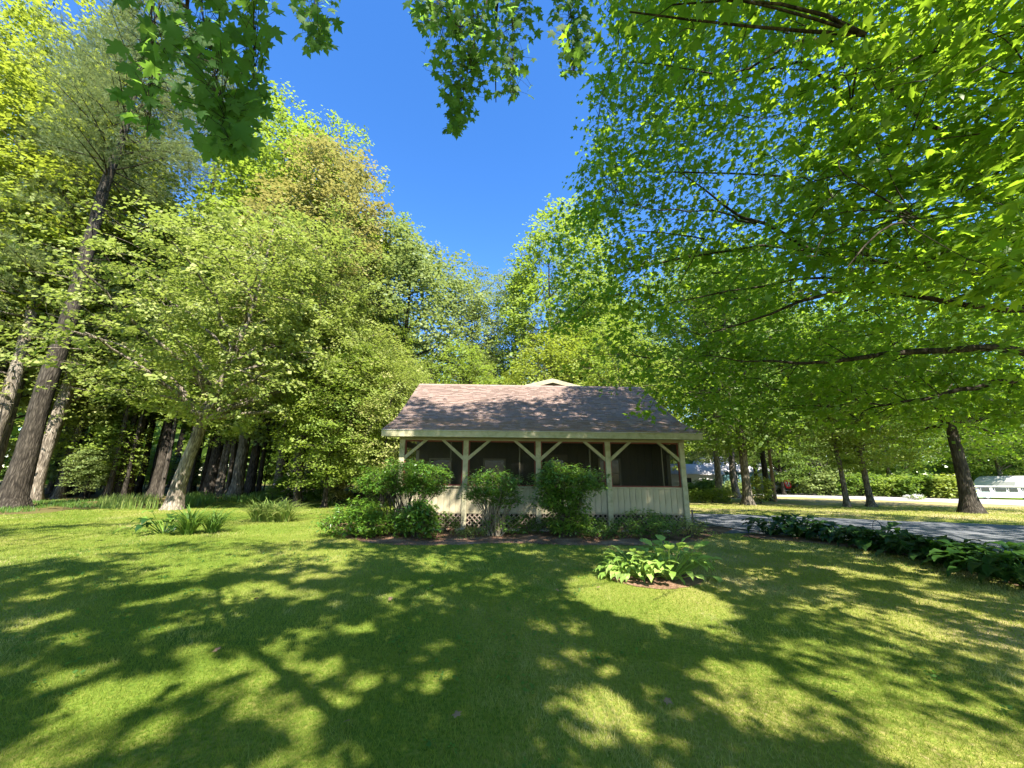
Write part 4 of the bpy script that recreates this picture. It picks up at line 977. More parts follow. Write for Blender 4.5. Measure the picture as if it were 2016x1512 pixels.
# ---- right side
W(va['airy'], 'maple_tree', (17.4, 33.5, 0), 4.2, .95, 'tree with a pale crooked trunk beside the cottage corner', mats=('bark_pale', None))
W(pv[1], 'pine_tree', (20.0, 35.5, 0), 4.2, .8, 'slender pale trunk just right of the crooked trunk', cat='pine', mats=('bark_pale', None))
W(va['oak'], 'oak_tree', g2(1474, 994), 1.2, .92, 'stout grey trunk standing at the lawn edge left of the wooden pole', mats=('bark_maple', 'leaf_dark'))
W(va['wood'], 'wood_tree', (g2(1515, 986)[0], g2(1515, 986)[1], 0), .5, .9, 'dark trunk behind the bright bush near the wooden pole')
W(va['wood'], 'maple_tree', g2(1668, 998), 3.6, .62, 'thin grey trunk between driveway and far road', mats=('bark_maple', 'leaf_lime'))
W(va['oak'], 'oak_tree', g2(1716, 998), 5.6, .62, 'flared brown trunk right of the thin grey one', mats=('bark_maple', 'leaf_lime'))
W(va['wide'], 'maple_tree', g2(1914, 1010), .4, .95, 'spreading maple with a thick dark trunk between driveway and road at right', lean=(0, R(5)))
W(va['oak'], 'oak_tree', (27, 48, 0), 1.1, .95, 'broad leafed tree across the road left of the white flowers')
W(va['round'], 'small_tree', (30, 44, 0), 1.1, .8, 'low dense tree across the road behind the thin grey trunk', mats=('bark_dark', 'leaf_dark'))
for (x, y, s, v, mt) in ((36, 46, 1.0, 'round', 'leaf_oak'), (43, 45, 1.1, 'round', 'leaf_dark'), (24, 56, 1.1, 'oak', None), (34, 55, 1.0, 'oak', None), (50, 50, 1.1, 'oak', None), (58, 47, 1.0, 'round', None), (66, 42, 1.1, 'oak', None), (14, 48, .9, 'airy', None), (44, 60, 1.1, 'tall', 'leaf_lime'), (8, 52, 1.0, 'airy', None), (19, 60, 1.1, 'tall', 'leaf_lime'), (-4, 52, 1.0, 'oak', None)):
    W(va[v], 'roadside_tree', (x, y, 0), rt.uniform(0, 6), s, 'green tree in the belt of trees across the road', 'belt of trees across the road', mats=(None, mt))
# ---- woods on the left, shade put into the dark bark of most trunks
pts = []
tries = 0
while len(pts) < 36 and tries < 4000:
    tries += 1
    x = rt.uniform(-58, -13); y = rt.uniform(26.5, 52)
    if x > -17 and y < 30: continue
    if all((x - a) ** 2 + (y - b) ** 2 > 8 for a, b in pts): pts.append((x, y))
for i, (x, y) in enumerate(pts):
    if rt.uniform() < .42:
        W(pv[int(rt.integers(2))], 'pine_tree', (x, y, 0), rt.uniform(0, 6), rt.uniform(.72, .95), 'dark pine in the shaded wood at left', 'pines in the shaded wood', cat='pine', mats=('bark_dark', None))
    else:
        W(va['wood'], 'wood_tree', (x, y, 0), rt.uniform(0, 6), rt.uniform(.75, 1.0), 'dark trunked leafy tree in the shaded wood at left', 'leafy trees in the shaded wood', mats=(None, ['leaf_dark', 'leaf_oak', 'leaf_lime'][int(rt.integers(3))]))
for i in range(28):
    px_ = rt.uniform(60, 640); Y_ = rt.uniform(25.5, 33)
    W(va['wood'], 'wood_tree', (P(px_, 960, Y_)[0], Y_, 0), rt.uniform(0, 6), rt.uniform(.42, .75), 'slim dark stem at the front of the shaded wood', 'slim stems at the front of the wood', mats=(['bark_dark', 'bark_pine', 'bark_maple'][i % 3], ['leaf_oak', 'leaf_lime'][i % 2]), sz=1.0)
for i in range(28):
    x = rt.uniform(-50, -9); y = rt.uniform(31, 46) if i > 6 else rt.uniform(24, 28)
    if i <= 9 and x > -14: x -= 16
    W(va['under'], 'sapling', (x, y, 0), rt.uniform(0, 6), rt.uniform(.5, 1.05), 'leafy sapling growing under the tall trees at left', 'saplings under the tall trees', cat='sapling', mats=(None, ['leaf_oak', 'leaf_front', 'leaf_lime'][int(rt.integers(3))]))
# trees behind the photographer whose crowns dapple the lawn at left are outside the frame; two of them shade the ground in view
W(va['wide'], 'shade_tree', (-17, -4, 0), 1.3, .95, 'maple beside the lawn whose crown dapples the left lawn with shade')
W(va['wide'], 'shade_tree', (-10, -10.5, 0), 3.3, 1.15, 'maple behind the viewer whose crown streaks the lawn with shade')
print('planted', time.time() - T0)

# far tree mass
rf = np.random.default_rng(70)
n = 26000; a = rf.uniform(R(-75), R(75), n); rad_ = rf.uniform(85, 110, n)
nzz = NS(rf, 10, 4.0); top = 13 + 4.0 * nzz(np.stack([np.sin(a) * 3, np.cos(a) * 3, a * 2], 1))
zz = rf.uniform(0, 1, n) ** .8 * top
pos = np.stack([np.sin(a) * rad_, np.cos(a) * rad_, zz], 1)
o = obj('treeline', leaves_mesh('treeline', TR2, pos, rf.normal(size=(n, 3)) * .7 + np.array([0, -.5, .8]), rf.normal(size=(n, 3)), rf.uniform(1.0, 2.2, n), rf.uniform(0, 1, n)), M['leaf_dark'])
tag(o, 'far off wood reading as one green mass beyond the fields', 'wood', kind='stuff')

# ================================================================== SHRUBS
def shrub(name, label, loc, lobes, seed, n_stem=7, leafT=TL, leaf=.10, per=26, mat='rhodo', group=None, cat='shrub', cl=.20, twig='twig', flowers=None, dens=60, flat=.7):
    """lobes: list of (dx, dy, z, rx, ry, rz)"""
    rng = np.random.default_rng(seed); e = empty(name, loc, 0, label, cat, group)
    CC = []; ST = []
    for (dx, dy, z, rx, ry, rz) in lobes:
        n = int(dens * (rx * ry + rx * rz + ry * rz) ** .9 * 3)
        d = norm(rng.normal(size=(n, 3))) * rng.uniform(.55, 1.03, (n, 1)) * (1 + .12 * rng.normal(size=(n, 1)))
        c = np.array([dx, dy, z]) + d * np.array([rx, ry, rz]); c = c[c[:, 2] > .06]
        c = c[(d[: len(c), 2] > -.75)]
        CC.append(c)
        for k in range(max(2, n_stem)):
            b0 = np.array([dx * .35 + rng.normal() * .06, dy * .35 + rng.normal() * .06, -.03]); t = c[rng.integers(len(c))]
            mid = np.array([b0[0] * .7 + t[0] * .3, b0[1] * .7 + t[1] * .3, t[2] * .6]) + rng.normal(size=3) * .05
            ST.append(bez(b0, mid, t, 7))
    ST = np.array(ST); V, Fc = tubes(ST, np.linspace(.022, .006, 7)[None] * rng.uniform(.7, 1.2, (len(ST), 1)), 5)
    C = np.concatenate(CC); nodes = ST[:, 2:].reshape(-1, 3)
    A = nodes[np.stack([((C - q) ** 2).sum(1) for q in nodes], 1).argmin(1)]
    PP = np.stack([A, (A + C) / 2 + rng.normal(size=A.shape) * .02, C], 1); v2, f2 = tubes(PP, np.full((len(C), 3), .004), 3)
    w = fast_mesh('stems', np.concatenate([V, v2]), np.concatenate([Fc, f2 + len(V)]), True); obj('stems', w, M[twig], e)
    ci = np.repeat(np.arange(len(C)), per); n = len(ci)
    o = norm(rng.normal(size=(n, 3))) * rng.uniform(.1, 1, (n, 1)) * cl; o[:, 2] *= flat
    pos = C[ci] + o; tip = o / cl + rng.normal(size=(n, 3)) * .35 + np.array([0, 0, .15]); nr = np.array([0, 0, 1.0]) + o / cl * .5 + rng.normal(size=(n, 3)) * .35
    keep = pos[:, 2] > .02
    lf = dict(T=leafT, pos=pos[keep], nrm=nr[keep], tip=tip[keep], size=leaf * rng.uniform(.7, 1.2, keep.sum()), rnd=np.clip(rng.uniform(0, 1, keep.sum()) * .8 + .2 * rng.uniform(0, 1, len(C))[ci][keep], 0, 1))
    c_ = obj('foliage', lm('foliage', lf, M[mat]), None, e); c_['kind'] = 'stuff'
    if flowers:
        fm, k, fs = flowers; i = rng.permutation(len(C))[:k]; i = np.repeat(i, 7); p = C[i] + rng.normal(size=(len(i), 3)) * .05 + np.array([0, 0, .04])
        obj('flowers', leaves_mesh('flowers', TR2, p, rng.normal(size=(len(i), 3)), rng.normal(size=(len(i), 3)), fs * rng.uniform(.7, 1.2, len(i)), rng.uniform(0, 1, len(i))), M[fm], e)
    return e
Yb = 11.6
def sx(px, Y=Yb, py=1000): return P(px, py, Y)[0]
shrub('rhododendron_shrub', 'tallest rhododendron before the left porch bays with a rounded glossy top', (sx(800), Yb, 0), [(-.1, 0, 1.70, .75, .6, .40), (.58, .1, 1.6, .64, .55, .40), (-.9, 0, 1.42, .62, .5, .36), (.3, 0, 1.25, .8, .5, .2)], 81, 11, per=17)
shrub('rhododendron_shrub', 'low dark spreading shrub at the left end of the garden bed', (sx(725), Yb - .3, 0), [(-.35, 0, .34, .85, .6, .40), (.35, -.1, .38, .65, .5, .42), (0, 0, .66, .42, .4, .32)], 82, 6, per=17)
shrub('rhododendron_shrub', 'low broad leafed shrub under the tallest rhododendron', (sx(830), Yb - .55, 0), [(0, 0, .42, .66, .5, .42), (.1, 0, .74, .35, .3, .22)], 83, 6, per=15, leaf=.12)
shrub('azalea_shrub', 'airy shrub with bare lower stems before the second porch bay', (sx(968), Yb, 0), [(0, 0, 1.42, .88, .6, .38), (-.3, 0, 1.1, .5, .45, .25), (.45, 0, 1.0, .4, .4, .25)], 84, 16, per=19, twig='twig_pale', dens=48, leaf=.095)
shrub('azalea_shrub', 'low leafy undergrowth shrub at the foot of the airy one', (sx(985), Yb - .1, 0), [(0, 0, .32, .7, .45, .32)], 85, 8, per=12, twig='twig_pale', dens=35, leaf=.08)
shrub('rhododendron_shrub', 'squarish dense rhododendron before the third porch bay', (sx(1120), Yb, 0), [(0, 0, 1.48, 1.12, .65, .42), (-.4, 0, 1.85, .35, .3, .2), (-.25, 0, .95, .8, .5, .35), (.0, 0, .4, .6, .5, .35)], 86, 12, per=20)
for k, (px, Y, w_, h_, lb, mt) in enumerate(((1225, 11.5, .55, .42, 'low leafy plant on the soil beside the third porch post', 'strap'), (1290, 11.3, .65, .42, 'low leafy plant on the soil before the right porch bay', 'strap'),
                                   (1350, 11.6, .6, .45, 'low leafy plant at the right end of the garden bed', 'leaf_front'), (1270, 12.3, .75, .6, 'reddish twiggy low shrub against the right lattice', 'rhodo'),
                                   (1085, 12.3, .5, .35, 'low leafy plant against the lattice right of the middle post', 'rhodo'), (930, 11.3, .5, .22, 'thin low plant on the soil left of the airy shrub', 'leaf_front'), (1180, 11.2, .55, .28, 'low leafy plant right of the squarish rhododendron', 'strap'), (1040, 12.0, .5, .45, 'fern like plant between the two middle shrubs', 'strap'), (880, 12.2, .45, .4, 'small leafy plant against the lattice between shrubs', 'rhodo'), (1165, 12.2, .45, .4, 'small leafy plant behind the squarish rhododendron', 'strap'))):
    shrub('bedding_plant', lb, (sx(px, Y), Y, 0), [(0, 0, h_ * .6, w_, w_ * .7, h_ * .6)], 90 + k, 6, per=14, mat=mt, cat='plant', leaf=.075, dens=55, cl=.14)
shrub('flowering_shrub', 'loose shrub with pink blossoms at the edge of the wood', (*P(585, 960, 24.5)[:2], 0), [(0, 0, 1.1, 1.3, .9, .9), (-.9, 0, .8, .8, .7, .6), (1.0, 0, .7, .8, .6, .55)], 101, 8, per=14, leaf=.16, mat='leaf_dark', cl=.3, dens=26, flowers=('petal_pink', 26, .14))
shrub('golden_shrub', 'tan leaved low shrub at the edge of the wood left of the cottage', (*P(672, 950, 22.5)[:2], 0), [(0, 0, .9, .8, .6, .8)], 102, 8, per=14, leaf=.15, mat='leaf_tan', cl=.3, dens=30)
shrub('roadside_bush', 'bright yellow green bush beside the stout trunk', (*g2(1499, 992)[:2], 0), [(0, 0, 1.0, .8, .7, 1.0)], 103, 6, per=14, leaf=.16, mat='leaf_yellow', cl=.3, dens=30, cat='bush')
shrub('roadside_bush', 'low light green mound under the crooked pale trunk', (*g2(1395, 989)[:2], 0), [(-.6, 0, .45, 1.3, .7, .45), (.9, 0, .5, .9, .7, .5)], 104, 6, per=14, leaf=.18, mat='leaf_lime', cl=.3, dens=26, cat='bush')
for k, (px, Y, w_, h_, mt, lb) in enumerate(((1380, 36, 1.8, 1.4, 'leaf_dark', 'dark green bush left of the crooked pale trunk'), (1440, 40, 1.6, 1.2, 'leaf_oak', 'dull green bush before the teal cabin'), (1620, 43, 2.8, 2.2, 'leaf_oak', 'large arching bush across the road right of the red object'), (1690, 42, 2.6, 2.2, 'leaf_dark', 'dark bush across the road behind the thin trunk'),
                                         (1760, 41, 2.6, 1.9, 'leaf_lime', 'bright bush across the road right of the flared trunk'), (1820, 39.5, 2.4, 2.0, 'leaf_dark', 'dark bush across the road behind the white flowers'), (1868, 38, 1.6, 2.0, 'leaf_yellow', 'yellow green bush left of the thick dark trunk'), (1560, 47, 2.8, 2.6, 'leaf_dark', 'dark bush behind the wooden pole'))):
    shrub('roadside_bush', lb, (P(px, 960, Y)[0], Y, 0), [(0, 0, h_ * .5, w_, 1.2, h_ * .55), (w_ * .5, .4, h_ * .7, w_ * .6, 1, h_ * .4)], 110 + k, 6, per=14, leaf=.24, mat=mt, cl=.45, dens=10, cat='bush', leafT=TR2)
shrub('flower_clump', 'low clump of white flowers beside the far road', (*g2(1803, 984)[:2], 0), [(0, 0, .2, .8, .35, .22)], 121, 4, per=14, leaf=.12, mat='leaf_lime', cl=.2, dens=30, cat='flowers', flowers=('petal_white', 34, .12))

# ================================================================== HOSTAS, DAYLILIES
def hosta_leaf_mesh(name, L=.30, Wd=.10, pet=.22, bend=1.0, rnd=.5, mat=None):
    """petiole + arching blade, grows along +y"""
    V, Fc = [], []
    # petiole
    n = 4
    for i in range(n + 1):
        t = i / n; y = pet * .55 * t ** 1.2; z = pet * t; w = .010 - .004 * t
        V += [(-w, y, z), (0, y + .006, z - .008), (w, y, z)]
    for i in range(n):
        a = i * 3
        for k in range(2): Fc.append((a + k, a + k + 1, a + 4 + k, a + 3 + k))
    # blade
    off = len(V); m_ = 8; ang0 = R(48)
    y, z = pet * .55, pet; prof = [0.10, .62, .92, 1.0, .95, .8, .58, .3, .02]
    a = ang0
    for i in range(m_ + 1):
        w = prof[i] * Wd
        for s in (-1, -.5, 0, .5, 1):
            V.append((s * w, y - abs(s) * .0, z + (.28 * abs(s) * w if abs(s) < 1 else .22 * w) + (.008 * math.sin(i * 1.7 + s * 3))))
        a -= R(9.5) * bend; y += math.cos(a) * L / m_; z += math.sin(a) * L / m_
    for i in range(m_):
        for k in range(4):
            q = off + i * 5 + k; Fc.append((q, q + 1, q + 6, q + 5))
    me = fast_mesh(name, np.array(V), np.array(Fc), True, np.full(len(Fc), rnd))
    me.materials.append(mat); return me
def hosta(label, loc, seed, n, s, mat, group=None, bend=1.0, meshes=None, name='hosta_plant'):
    rng = np.random.default_rng(seed); e = empty(name, loc, 0, label, 'hosta', group)
    for i in range(n):
        o = link(bpy.data.objects.new('leaf', meshes[int(rng.integers(len(meshes)))]), e)
        a = i * 2.39996 + rng.normal() * .25; ring = (i + .5) / n; sc_ = s * rng.uniform(.8, 1.15)
        tilt = -R(2 + 34 * ring ** .8) + rng.normal() * .1
        o.location = (math.sin(-a) * .05 * s * ring * 2, math.cos(a) * .05 * s * ring * 2, 0)
        o.rotation_euler = (tilt, rng.normal() * .12, a); o.scale = (sc_, sc_, sc_)
    return e
hm = [hosta_leaf_mesh('leaf', rng_l, w_, p_, b_, r_, M['hosta']) for (rng_l, w_, p_, b_, r_) in ((.26, .075, .46, 1.0, .2), (.24, .07, .54, .6, .5), (.28, .072, .42, 1.1, .8), (.22, .08, .56, .4, .95))]
hms = [hosta_leaf_mesh('leaf', .17, .038, .24, b_, r_, M['hosta']) for b_, r_ in ((1.0, .6), (1.3, .9), (.7, .3))]
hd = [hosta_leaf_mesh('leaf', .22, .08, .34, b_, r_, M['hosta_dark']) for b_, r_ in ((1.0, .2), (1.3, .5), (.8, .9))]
c1 = G(1318, 1140); c2 = G(1262, 1138); c3 = G(1226, 1134); c4 = G(1338, 1130)
hosta('largest light green hosta with upright broad leaves in the lawn bed', c1, 201, 60, .95, None, meshes=hm)
hosta('light green hosta in the middle of the lawn bed clump', c2, 202, 42, .82, None, meshes=hm)
hosta('small narrow leaved hosta at the left of the lawn bed clump', c3, 203, 70, 1.05, None, meshes=hms)
hosta('light green hosta at the right back of the lawn bed clump', c4, 204, 36, .88, None, meshes=hm)
# row along the driveway
A = np.array([G(1530, 1056)[:2], G(1620, 1063)[:2], G(1700, 1078)[:2], G(1800, 1095)[:2], G(1900, 1117)[:2], G(2016, 1150)[:2], G(2140, 1185)[:2]])
dcum = np.r_[0, np.cumsum(np.linalg.norm(np.diff(A, axis=0), axis=1))]
nh = 17
for i in range(nh):
    t = dcum[-1] * (i + .3) / nh; x, y = np.interp(t, dcum, A[:, 0]), np.interp(t, dcum, A[:, 1])
    if i in (3,): continue
    lb = 'dark green hosta in the shaded row along the driveway'
    od = 'zeroth first second third fourth fifth sixth seventh eighth ninth tenth eleventh twelfth thirteenth fourteenth fifteenth sixteenth'.split()
    lb = '%s dark green hosta, counted from the cottage, in the row along the driveway' % od[i if i > 3 else i + 1]
    if i == 0: lb = 'first dark hosta at the cottage end of the row along the driveway'
    hosta(lb, (x + rt.normal() * .06, y + .25 + rt.normal() * .12, 0), 220 + i, 42, rt.uniform(1.05, 1.4) * (1.1 if i < 3 else 1), None, 'dark hostas in a row along the driveway', meshes=hd)
hosta('broad leaved hosta left of the two dark daylilies', G(322, 1050), 251, 30, 1.3, None, meshes=hd[:2] + hm[:1])

def strap_mesh(L, w, mat, rnd, bend=1.0, n=6):
    V, Fc = [], []; y = z = 0; a = R(86)
    for i in range(n + 1):
        ww = w * (1 - (i / n) ** 2.2 * .93); V += [(-ww, y, z), (0, y, z - ww * .5), (ww, y, z)]
        y += math.cos(a) * L / n; z += math.sin(a) * L / n; a -= R(19) * bend * (.5 + i / n)
    for i in range(n):
        for k in range(2): q = i * 3 + k; Fc.append((q, q + 1, q + 4, q + 3))
    me = fast_mesh('leaf', np.array(V), np.array(Fc), True, np.full(len(Fc), rnd)); me.materials.append(mat); return me
def daylily(label, loc, seed, n, s, meshes, group=None, name='daylily_plant', rad=.14, cat='daylily', tiltmax=34):
    rng = np.random.default_rng(seed); e = empty(name, loc, 0, label, cat, group)
    for i in range(n):
        o = link(bpy.data.objects.new('leaf', meshes[int(rng.integers(len(meshes)))]), e)
        a = rng.uniform(0, 6.283); r_ = rad * math.sqrt(rng.uniform()); sc_ = s * rng.uniform(.7, 1.15)
        o.location = (math.cos(a) * r_, math.sin(a) * r_, 0); az = math.atan2(math.sin(a), math.cos(a)) - math.pi / 2 + rng.normal() * .5
        o.rotation_euler = (-R(rng.uniform(0, tiltmax)) * (r_ / rad), 0, az); o.scale = (sc_, sc_, sc_)
sd = [strap_mesh(.62, .013, M['strap'], r_, b_) for r_, b_ in ((.1, 1), (.4, 1.3), (.8, .8))]
sp = [strap_mesh(.62, .014, M['strap_pale'], r_, b_) for r_, b_ in ((.1, 1), (.5, .7), (.9, 1.2))]
iris = [strap_mesh(.6, .016, M['strap'], r_, b_) for r_, b_ in ((.3, .2), (.6, .35), (.9, .15))]
daylily('dark green daylily right of the broad leaved hosta', G(370, 1052), 261, 150, 1.5, sd)
daylily('dark green daylily at the right end of the small clump on the lawn', G(418, 1049), 262, 130, 1.35, sd)
for k, (px, n_) in enumerate(((510, 90), (535, 120), (560, 90))):
    daylily(['pale daylily tuft, left of three merged on the lawn', 'pale daylily tuft, middle of three merged on the lawn', 'pale daylily tuft, right of three merged on the lawn'][k], G(px, 1027), 270 + k, n_ + 40, 1.5, sp, 'pale daylilies merged on the lawn', rad=.22)
# iris and fern bed at the wood's edge: countless blades
rb = np.random.default_rng(280)
def tuftbed(name, label, pts, n, hgt, mat, seed, w=.012):
    rng = np.random.default_rng(seed); poly = smooth_poly(pts, 4); lo_, hi_ = poly.min(0), poly.max(0)
    X = rng.uniform(lo_, hi_, (n * 3, 2)); X = X[inside(poly, X)][:n]; n = len(X)
    nz_ = NS(rng, 8, 1.5); k = nz_(np.c_[X, np.zeros(n)]) > -.35; X = X[k]; n = len(X)
    T = (np.array([(-1, 0, 0), (1, 0, 0), (.8, .12, .55), (-.8, .12, .55), (0, .42, 1)], float), np.array([(0, 1, 2), (0, 2, 3), (3, 2, 4)]))
    a = rng.uniform(0, 6.283, n); h = hgt * rng.uniform(.5, 1.15, n); b_ = rng.uniform(.2, 1.6, n)
    cs, sn = np.cos(a), np.sin(a); V = T[0]
    x = V[None, :, 0] * w; y = V[None, :, 1] * h[:, None] * b_[:, None] * .6; z = V[None, :, 2] * h[:, None]
    Wd = np.stack([X[:, :1] + x * cs[:, None] - y * sn[:, None], X[:, 1:] + x * sn[:, None] + y * cs[:, None], np.broadcast_to(z, x.shape if x.shape[0] > 1 else z.shape) + 0.0], 2)
    FF = (T[1][None] + (np.arange(n) * 5)[:, None, None]).reshape(-1, 3)
    me = fast_mesh(name, Wd.reshape(-1, 3), FF, False, np.repeat(rng.uniform(0, 1, n), 3))
    o = obj(name, me, M[mat]); tag(o, label, 'ground cover', kind='stuff'); return o
tuftbed('iris_leaves', 'bright sword leaves in a strip left of the leaning maple', [G(205, 1002), G(320, 1002), G(325, 990), G(260, 984), G(200, 992)], 2200, .55, 'strap_pale', 281)
tuftbed('ground_cover', 'deep green leafy strip at the foot of the wood right of the leaning maple', [G(350, 1003), G(430, 992), G(560, 990), G(640, 985), G(640, 974), G(520, 975), G(380, 980), G(350, 985)], 6500, .5, 'strap', 282, .02)
tuftbed('ground_cover', 'sunny yellow green grass tuft at the lawn end left of the cottage', [G(640, 985), G(690, 984), G(690, 976), G(640, 975)], 900, .5, 'strap_pale', 283)
tuftbed('wood_edge_grass', 'short rough grass on the shaded ground at the far left', [G(-50, 1012), G(120, 1004), G(250, 1000), G(240, 985), G(60, 988), G(-60, 995)], 5000, .16, 'strap', 284)
print('plants', time.time() - T0)

# ================================================================== GRASS
gr = np.random.default_rng(300)
def grass():
    parts = []
    keepout = [bed, hb, [p[:2] for p in dv], rowbed, ff]
    for (y0, y1, dens, h, w) in ((1.7, 4.2, 5200, .040, .0017), (4.2, 7.0, 2300, .042, .0026), (7.0, 11.0, 900, .045, .0042), (11.0, 17.5, 330, .05, .007), (17.5, 26, 110, .055, .012)):
        xw0, xw1 = -1.45 * y1 - .8, 1.45 * y1 + .8
        n = int(dens * (xw1 - xw0) * (y1 - y0)); X = np.stack([gr.uniform(xw0, xw1, n), gr.uniform(y0, y1, n)], 1)
        X = X[np.abs(X[:, 0]) < 1.45 * X[:, 1] + .8]
        for kp in keepout: X = X[~inside(kp, X)]
        X = X[~((X[:, 1] > 12.9) & (X[:, 0] > -5) & (X[:, 0] < 7))]
        parts.append((X, h, w))
    Vs, Fs, Rs = [], [], []; off = 0
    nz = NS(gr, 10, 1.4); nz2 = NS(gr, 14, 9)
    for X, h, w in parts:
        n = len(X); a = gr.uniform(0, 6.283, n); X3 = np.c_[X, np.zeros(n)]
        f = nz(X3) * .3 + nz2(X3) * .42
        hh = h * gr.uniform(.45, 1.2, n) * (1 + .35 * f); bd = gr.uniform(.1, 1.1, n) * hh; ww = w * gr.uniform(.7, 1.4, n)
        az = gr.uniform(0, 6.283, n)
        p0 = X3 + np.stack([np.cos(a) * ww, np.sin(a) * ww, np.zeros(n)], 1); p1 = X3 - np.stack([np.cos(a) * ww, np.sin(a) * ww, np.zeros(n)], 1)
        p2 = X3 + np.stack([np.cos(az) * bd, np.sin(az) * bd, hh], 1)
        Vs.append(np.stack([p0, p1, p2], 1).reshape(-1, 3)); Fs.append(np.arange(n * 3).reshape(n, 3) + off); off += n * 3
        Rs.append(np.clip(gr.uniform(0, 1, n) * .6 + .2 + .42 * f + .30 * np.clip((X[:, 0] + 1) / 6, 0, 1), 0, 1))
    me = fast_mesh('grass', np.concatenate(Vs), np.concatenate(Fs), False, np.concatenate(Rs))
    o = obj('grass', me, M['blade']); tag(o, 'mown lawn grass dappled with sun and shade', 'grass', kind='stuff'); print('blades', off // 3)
grass()

# ================================================================== SMALL THINGS
b = MB(); b.tube([(0, 0, 0), (.02, 0, 2), (.10, 0, 4.2), (.12, 0, 6.5)], [.13, .12, .10, .08], 10)
o = b.build('wooden_pole', M['wood_post'], None, True); o.location = G(1527, 988); tag(o, 'thin brown wooden pole beside the far road', 'pole')
# hose
pth = [G(1362, 1026) + [0, 0, .1], G(1375, 1030), G(1400, 1036), G(1440, 1042), G(1490, 1048), G(1560, 1050), G(1640, 1056)]
pth = np.array(pth); pth[1:, 2] = .035; q = np.stack([np.interp(np.linspace(0, 1, 40), np.linspace(0, 1, len(pth)), pth[:, i]) for i in range(3)], 1); q[1:-1] = (q[:-2] + q[1:-1] + q[2:]) / 3
b = MB(); b.tube(q, [.014] * 40, 6); o = b.build('garden_hose', M['black_rubber'], None, True); tag(o, 'thin dark garden hose lying from the cottage corner to the hostas', 'hose')
c = G(1737, 1062); q = [(c[0] + math.cos(t) * .18, c[1] + .1 * math.sin(t), .0 + math.sin(t) * .5) for t in np.linspace(0, math.pi, 18)]
b = MB(); b.tube(q, [.008] * 18, 6); o = b.build('plant_hoop', M['black_rubber'], None, True); tag(o, 'thin dark wire hoop arching over the hosta row', 'hoop')

def building(name, label, px, Y, w, d, h, slope, wallm, roofm, rz=0.0, wins=((.25, .4), (.6, .75)), cat='house', wz=(.45, .8), gable=False):
    e = empty(name, (P(px, 950, Y)[0], Y, 0), rz, label, cat)
    b = MB(); b.box(-w / 2, w / 2, 0, d, 0, h); b.build('wall', M[wallm], e)
    r_ = MB(); ov = .35; zr = h + slope
    V = [(-w / 2 - ov, -ov, h), (w / 2 + ov, -ov, h), (w / 2 + ov, d / 2, zr), (-w / 2 - ov, d / 2, zr)]; r_.hexa(V + [(x, y, z + .12) for x, y, z in V])
    V = [(-w / 2 - ov, d / 2, zr), (w / 2 + ov, d / 2, zr), (w / 2 + ov, d + ov, h), (-w / 2 - ov, d + ov, h)]; r_.hexa(V + [(x, y, z + .12) for x, y, z in V])
    for s in (-1, 1): r_.add([(s * w / 2, 0, h), (s * w / 2, d, h), (s * w / 2, d / 2, zr)], [(0, 1, 2)])
    r_.build('roof', M[roofm], e)
    for a, c in wins:
        x0, x1 = -w / 2 + w * a, -w / 2 + w * c; z0, z1 = h * wz[0], h * wz[1]; f = MB()
        for q in ((x0 - .08, x1 + .08, z1, z1 + .08), (x0 - .08, x1 + .08, z0 - .08, z0), (x0 - .08, x0, z0, z1), (x1, x1 + .08, z0, z1)): f.box(q[0], q[1], -.06, .0, q[2], q[3])
        wf = f.build('window', M['white'], e); p = MB(); p.box(x0, x1, -.03, -.005, z0, z1); p.build('pane', M['pane'], wf)
    return e
building('cabin', 'teal cabin with a pale roof seen past the crooked trunk', 1455, 62, 9, 6, 2.7, 2.4, 'teal', 'grey_roof', wins=((.42, .48), (.62, .68)))
building('garage', 'white low building with a pale roof left of the crooked trunk', 1372, 60, 8, 6, 2.2, 1.6, 'white', 'grey_roof', wins=((.3, .4),))
building('shed', 'small dark outbuilding behind the wooden pole', 1560, 56, 5, 4, 2.2, .9, 'car_paint', 'grey_roof', wins=((.3, .7),))
# camper: white low trailer across the road
e = empty('camper_trailer', (*P(1978, 965, 37.5)[:2], 0), R(-8), 'white and mint camper trailer with a row of windows parked across the road', 'camper')
e.scale = (.95, .95, .56)
b = MB(); b.box(-2.6, 3.2, 0, 2.2, .22, 1.15); b.build('body', M['mint'], e, bevel=.08)
b = MB(); b.hexa([(-2.5, .05, 1.15), (3.1, .05, 1.15), (3.1, 2.15, 1.15), (-2.5, 2.15, 1.15), (-2.35, .2, 1.95), (3.0, .2, 1.95), (3.0, 2.0, 1.95), (-2.35, 2.0, 1.95)]); cab = b.build('cabin', M['white'], e)
b = MB(); b.box(-2.8, 3.3, -.1, 2.3, 1.95, 2.12); b.build('roof', M['white'], e, bevel=.05)
for k in range(4):
    x = -2.0 + k * 1.2
    b = MB(); b.box(x - .04, x + .99, .015, .05, 1.2, 1.86); f = b.build('window', M['white'], e)
    b = MB(); b.box(x, x + .95, -.01, .013, 1.24, 1.82); b.build('pane', M['pane'], f)
    if k in (0, 2): b = MB(); b.box(x + .7, x + .93, -.03, -.012, 1.24, 1.82); b.build('curtain', M['curtain'], f)
for x in (-1.6, 1.8):
    b = MB(); b.tube([(x, .02, .27), (x, .25, .27)], [.27, .27], 16); w_ = b.build('wheel', M['black_rubber'], e)
    b = MB(); b.tube([(x, .0, .27), (x, .019, .27)], [.12, .13], 12); b.build('rim', M['white'], w_)
b = MB(); b.bar((-2.6, 1.1, .5), (-4.0, 1.1, .45), .1, .1); b.build('tow_bar', M['black_rubber'], e)
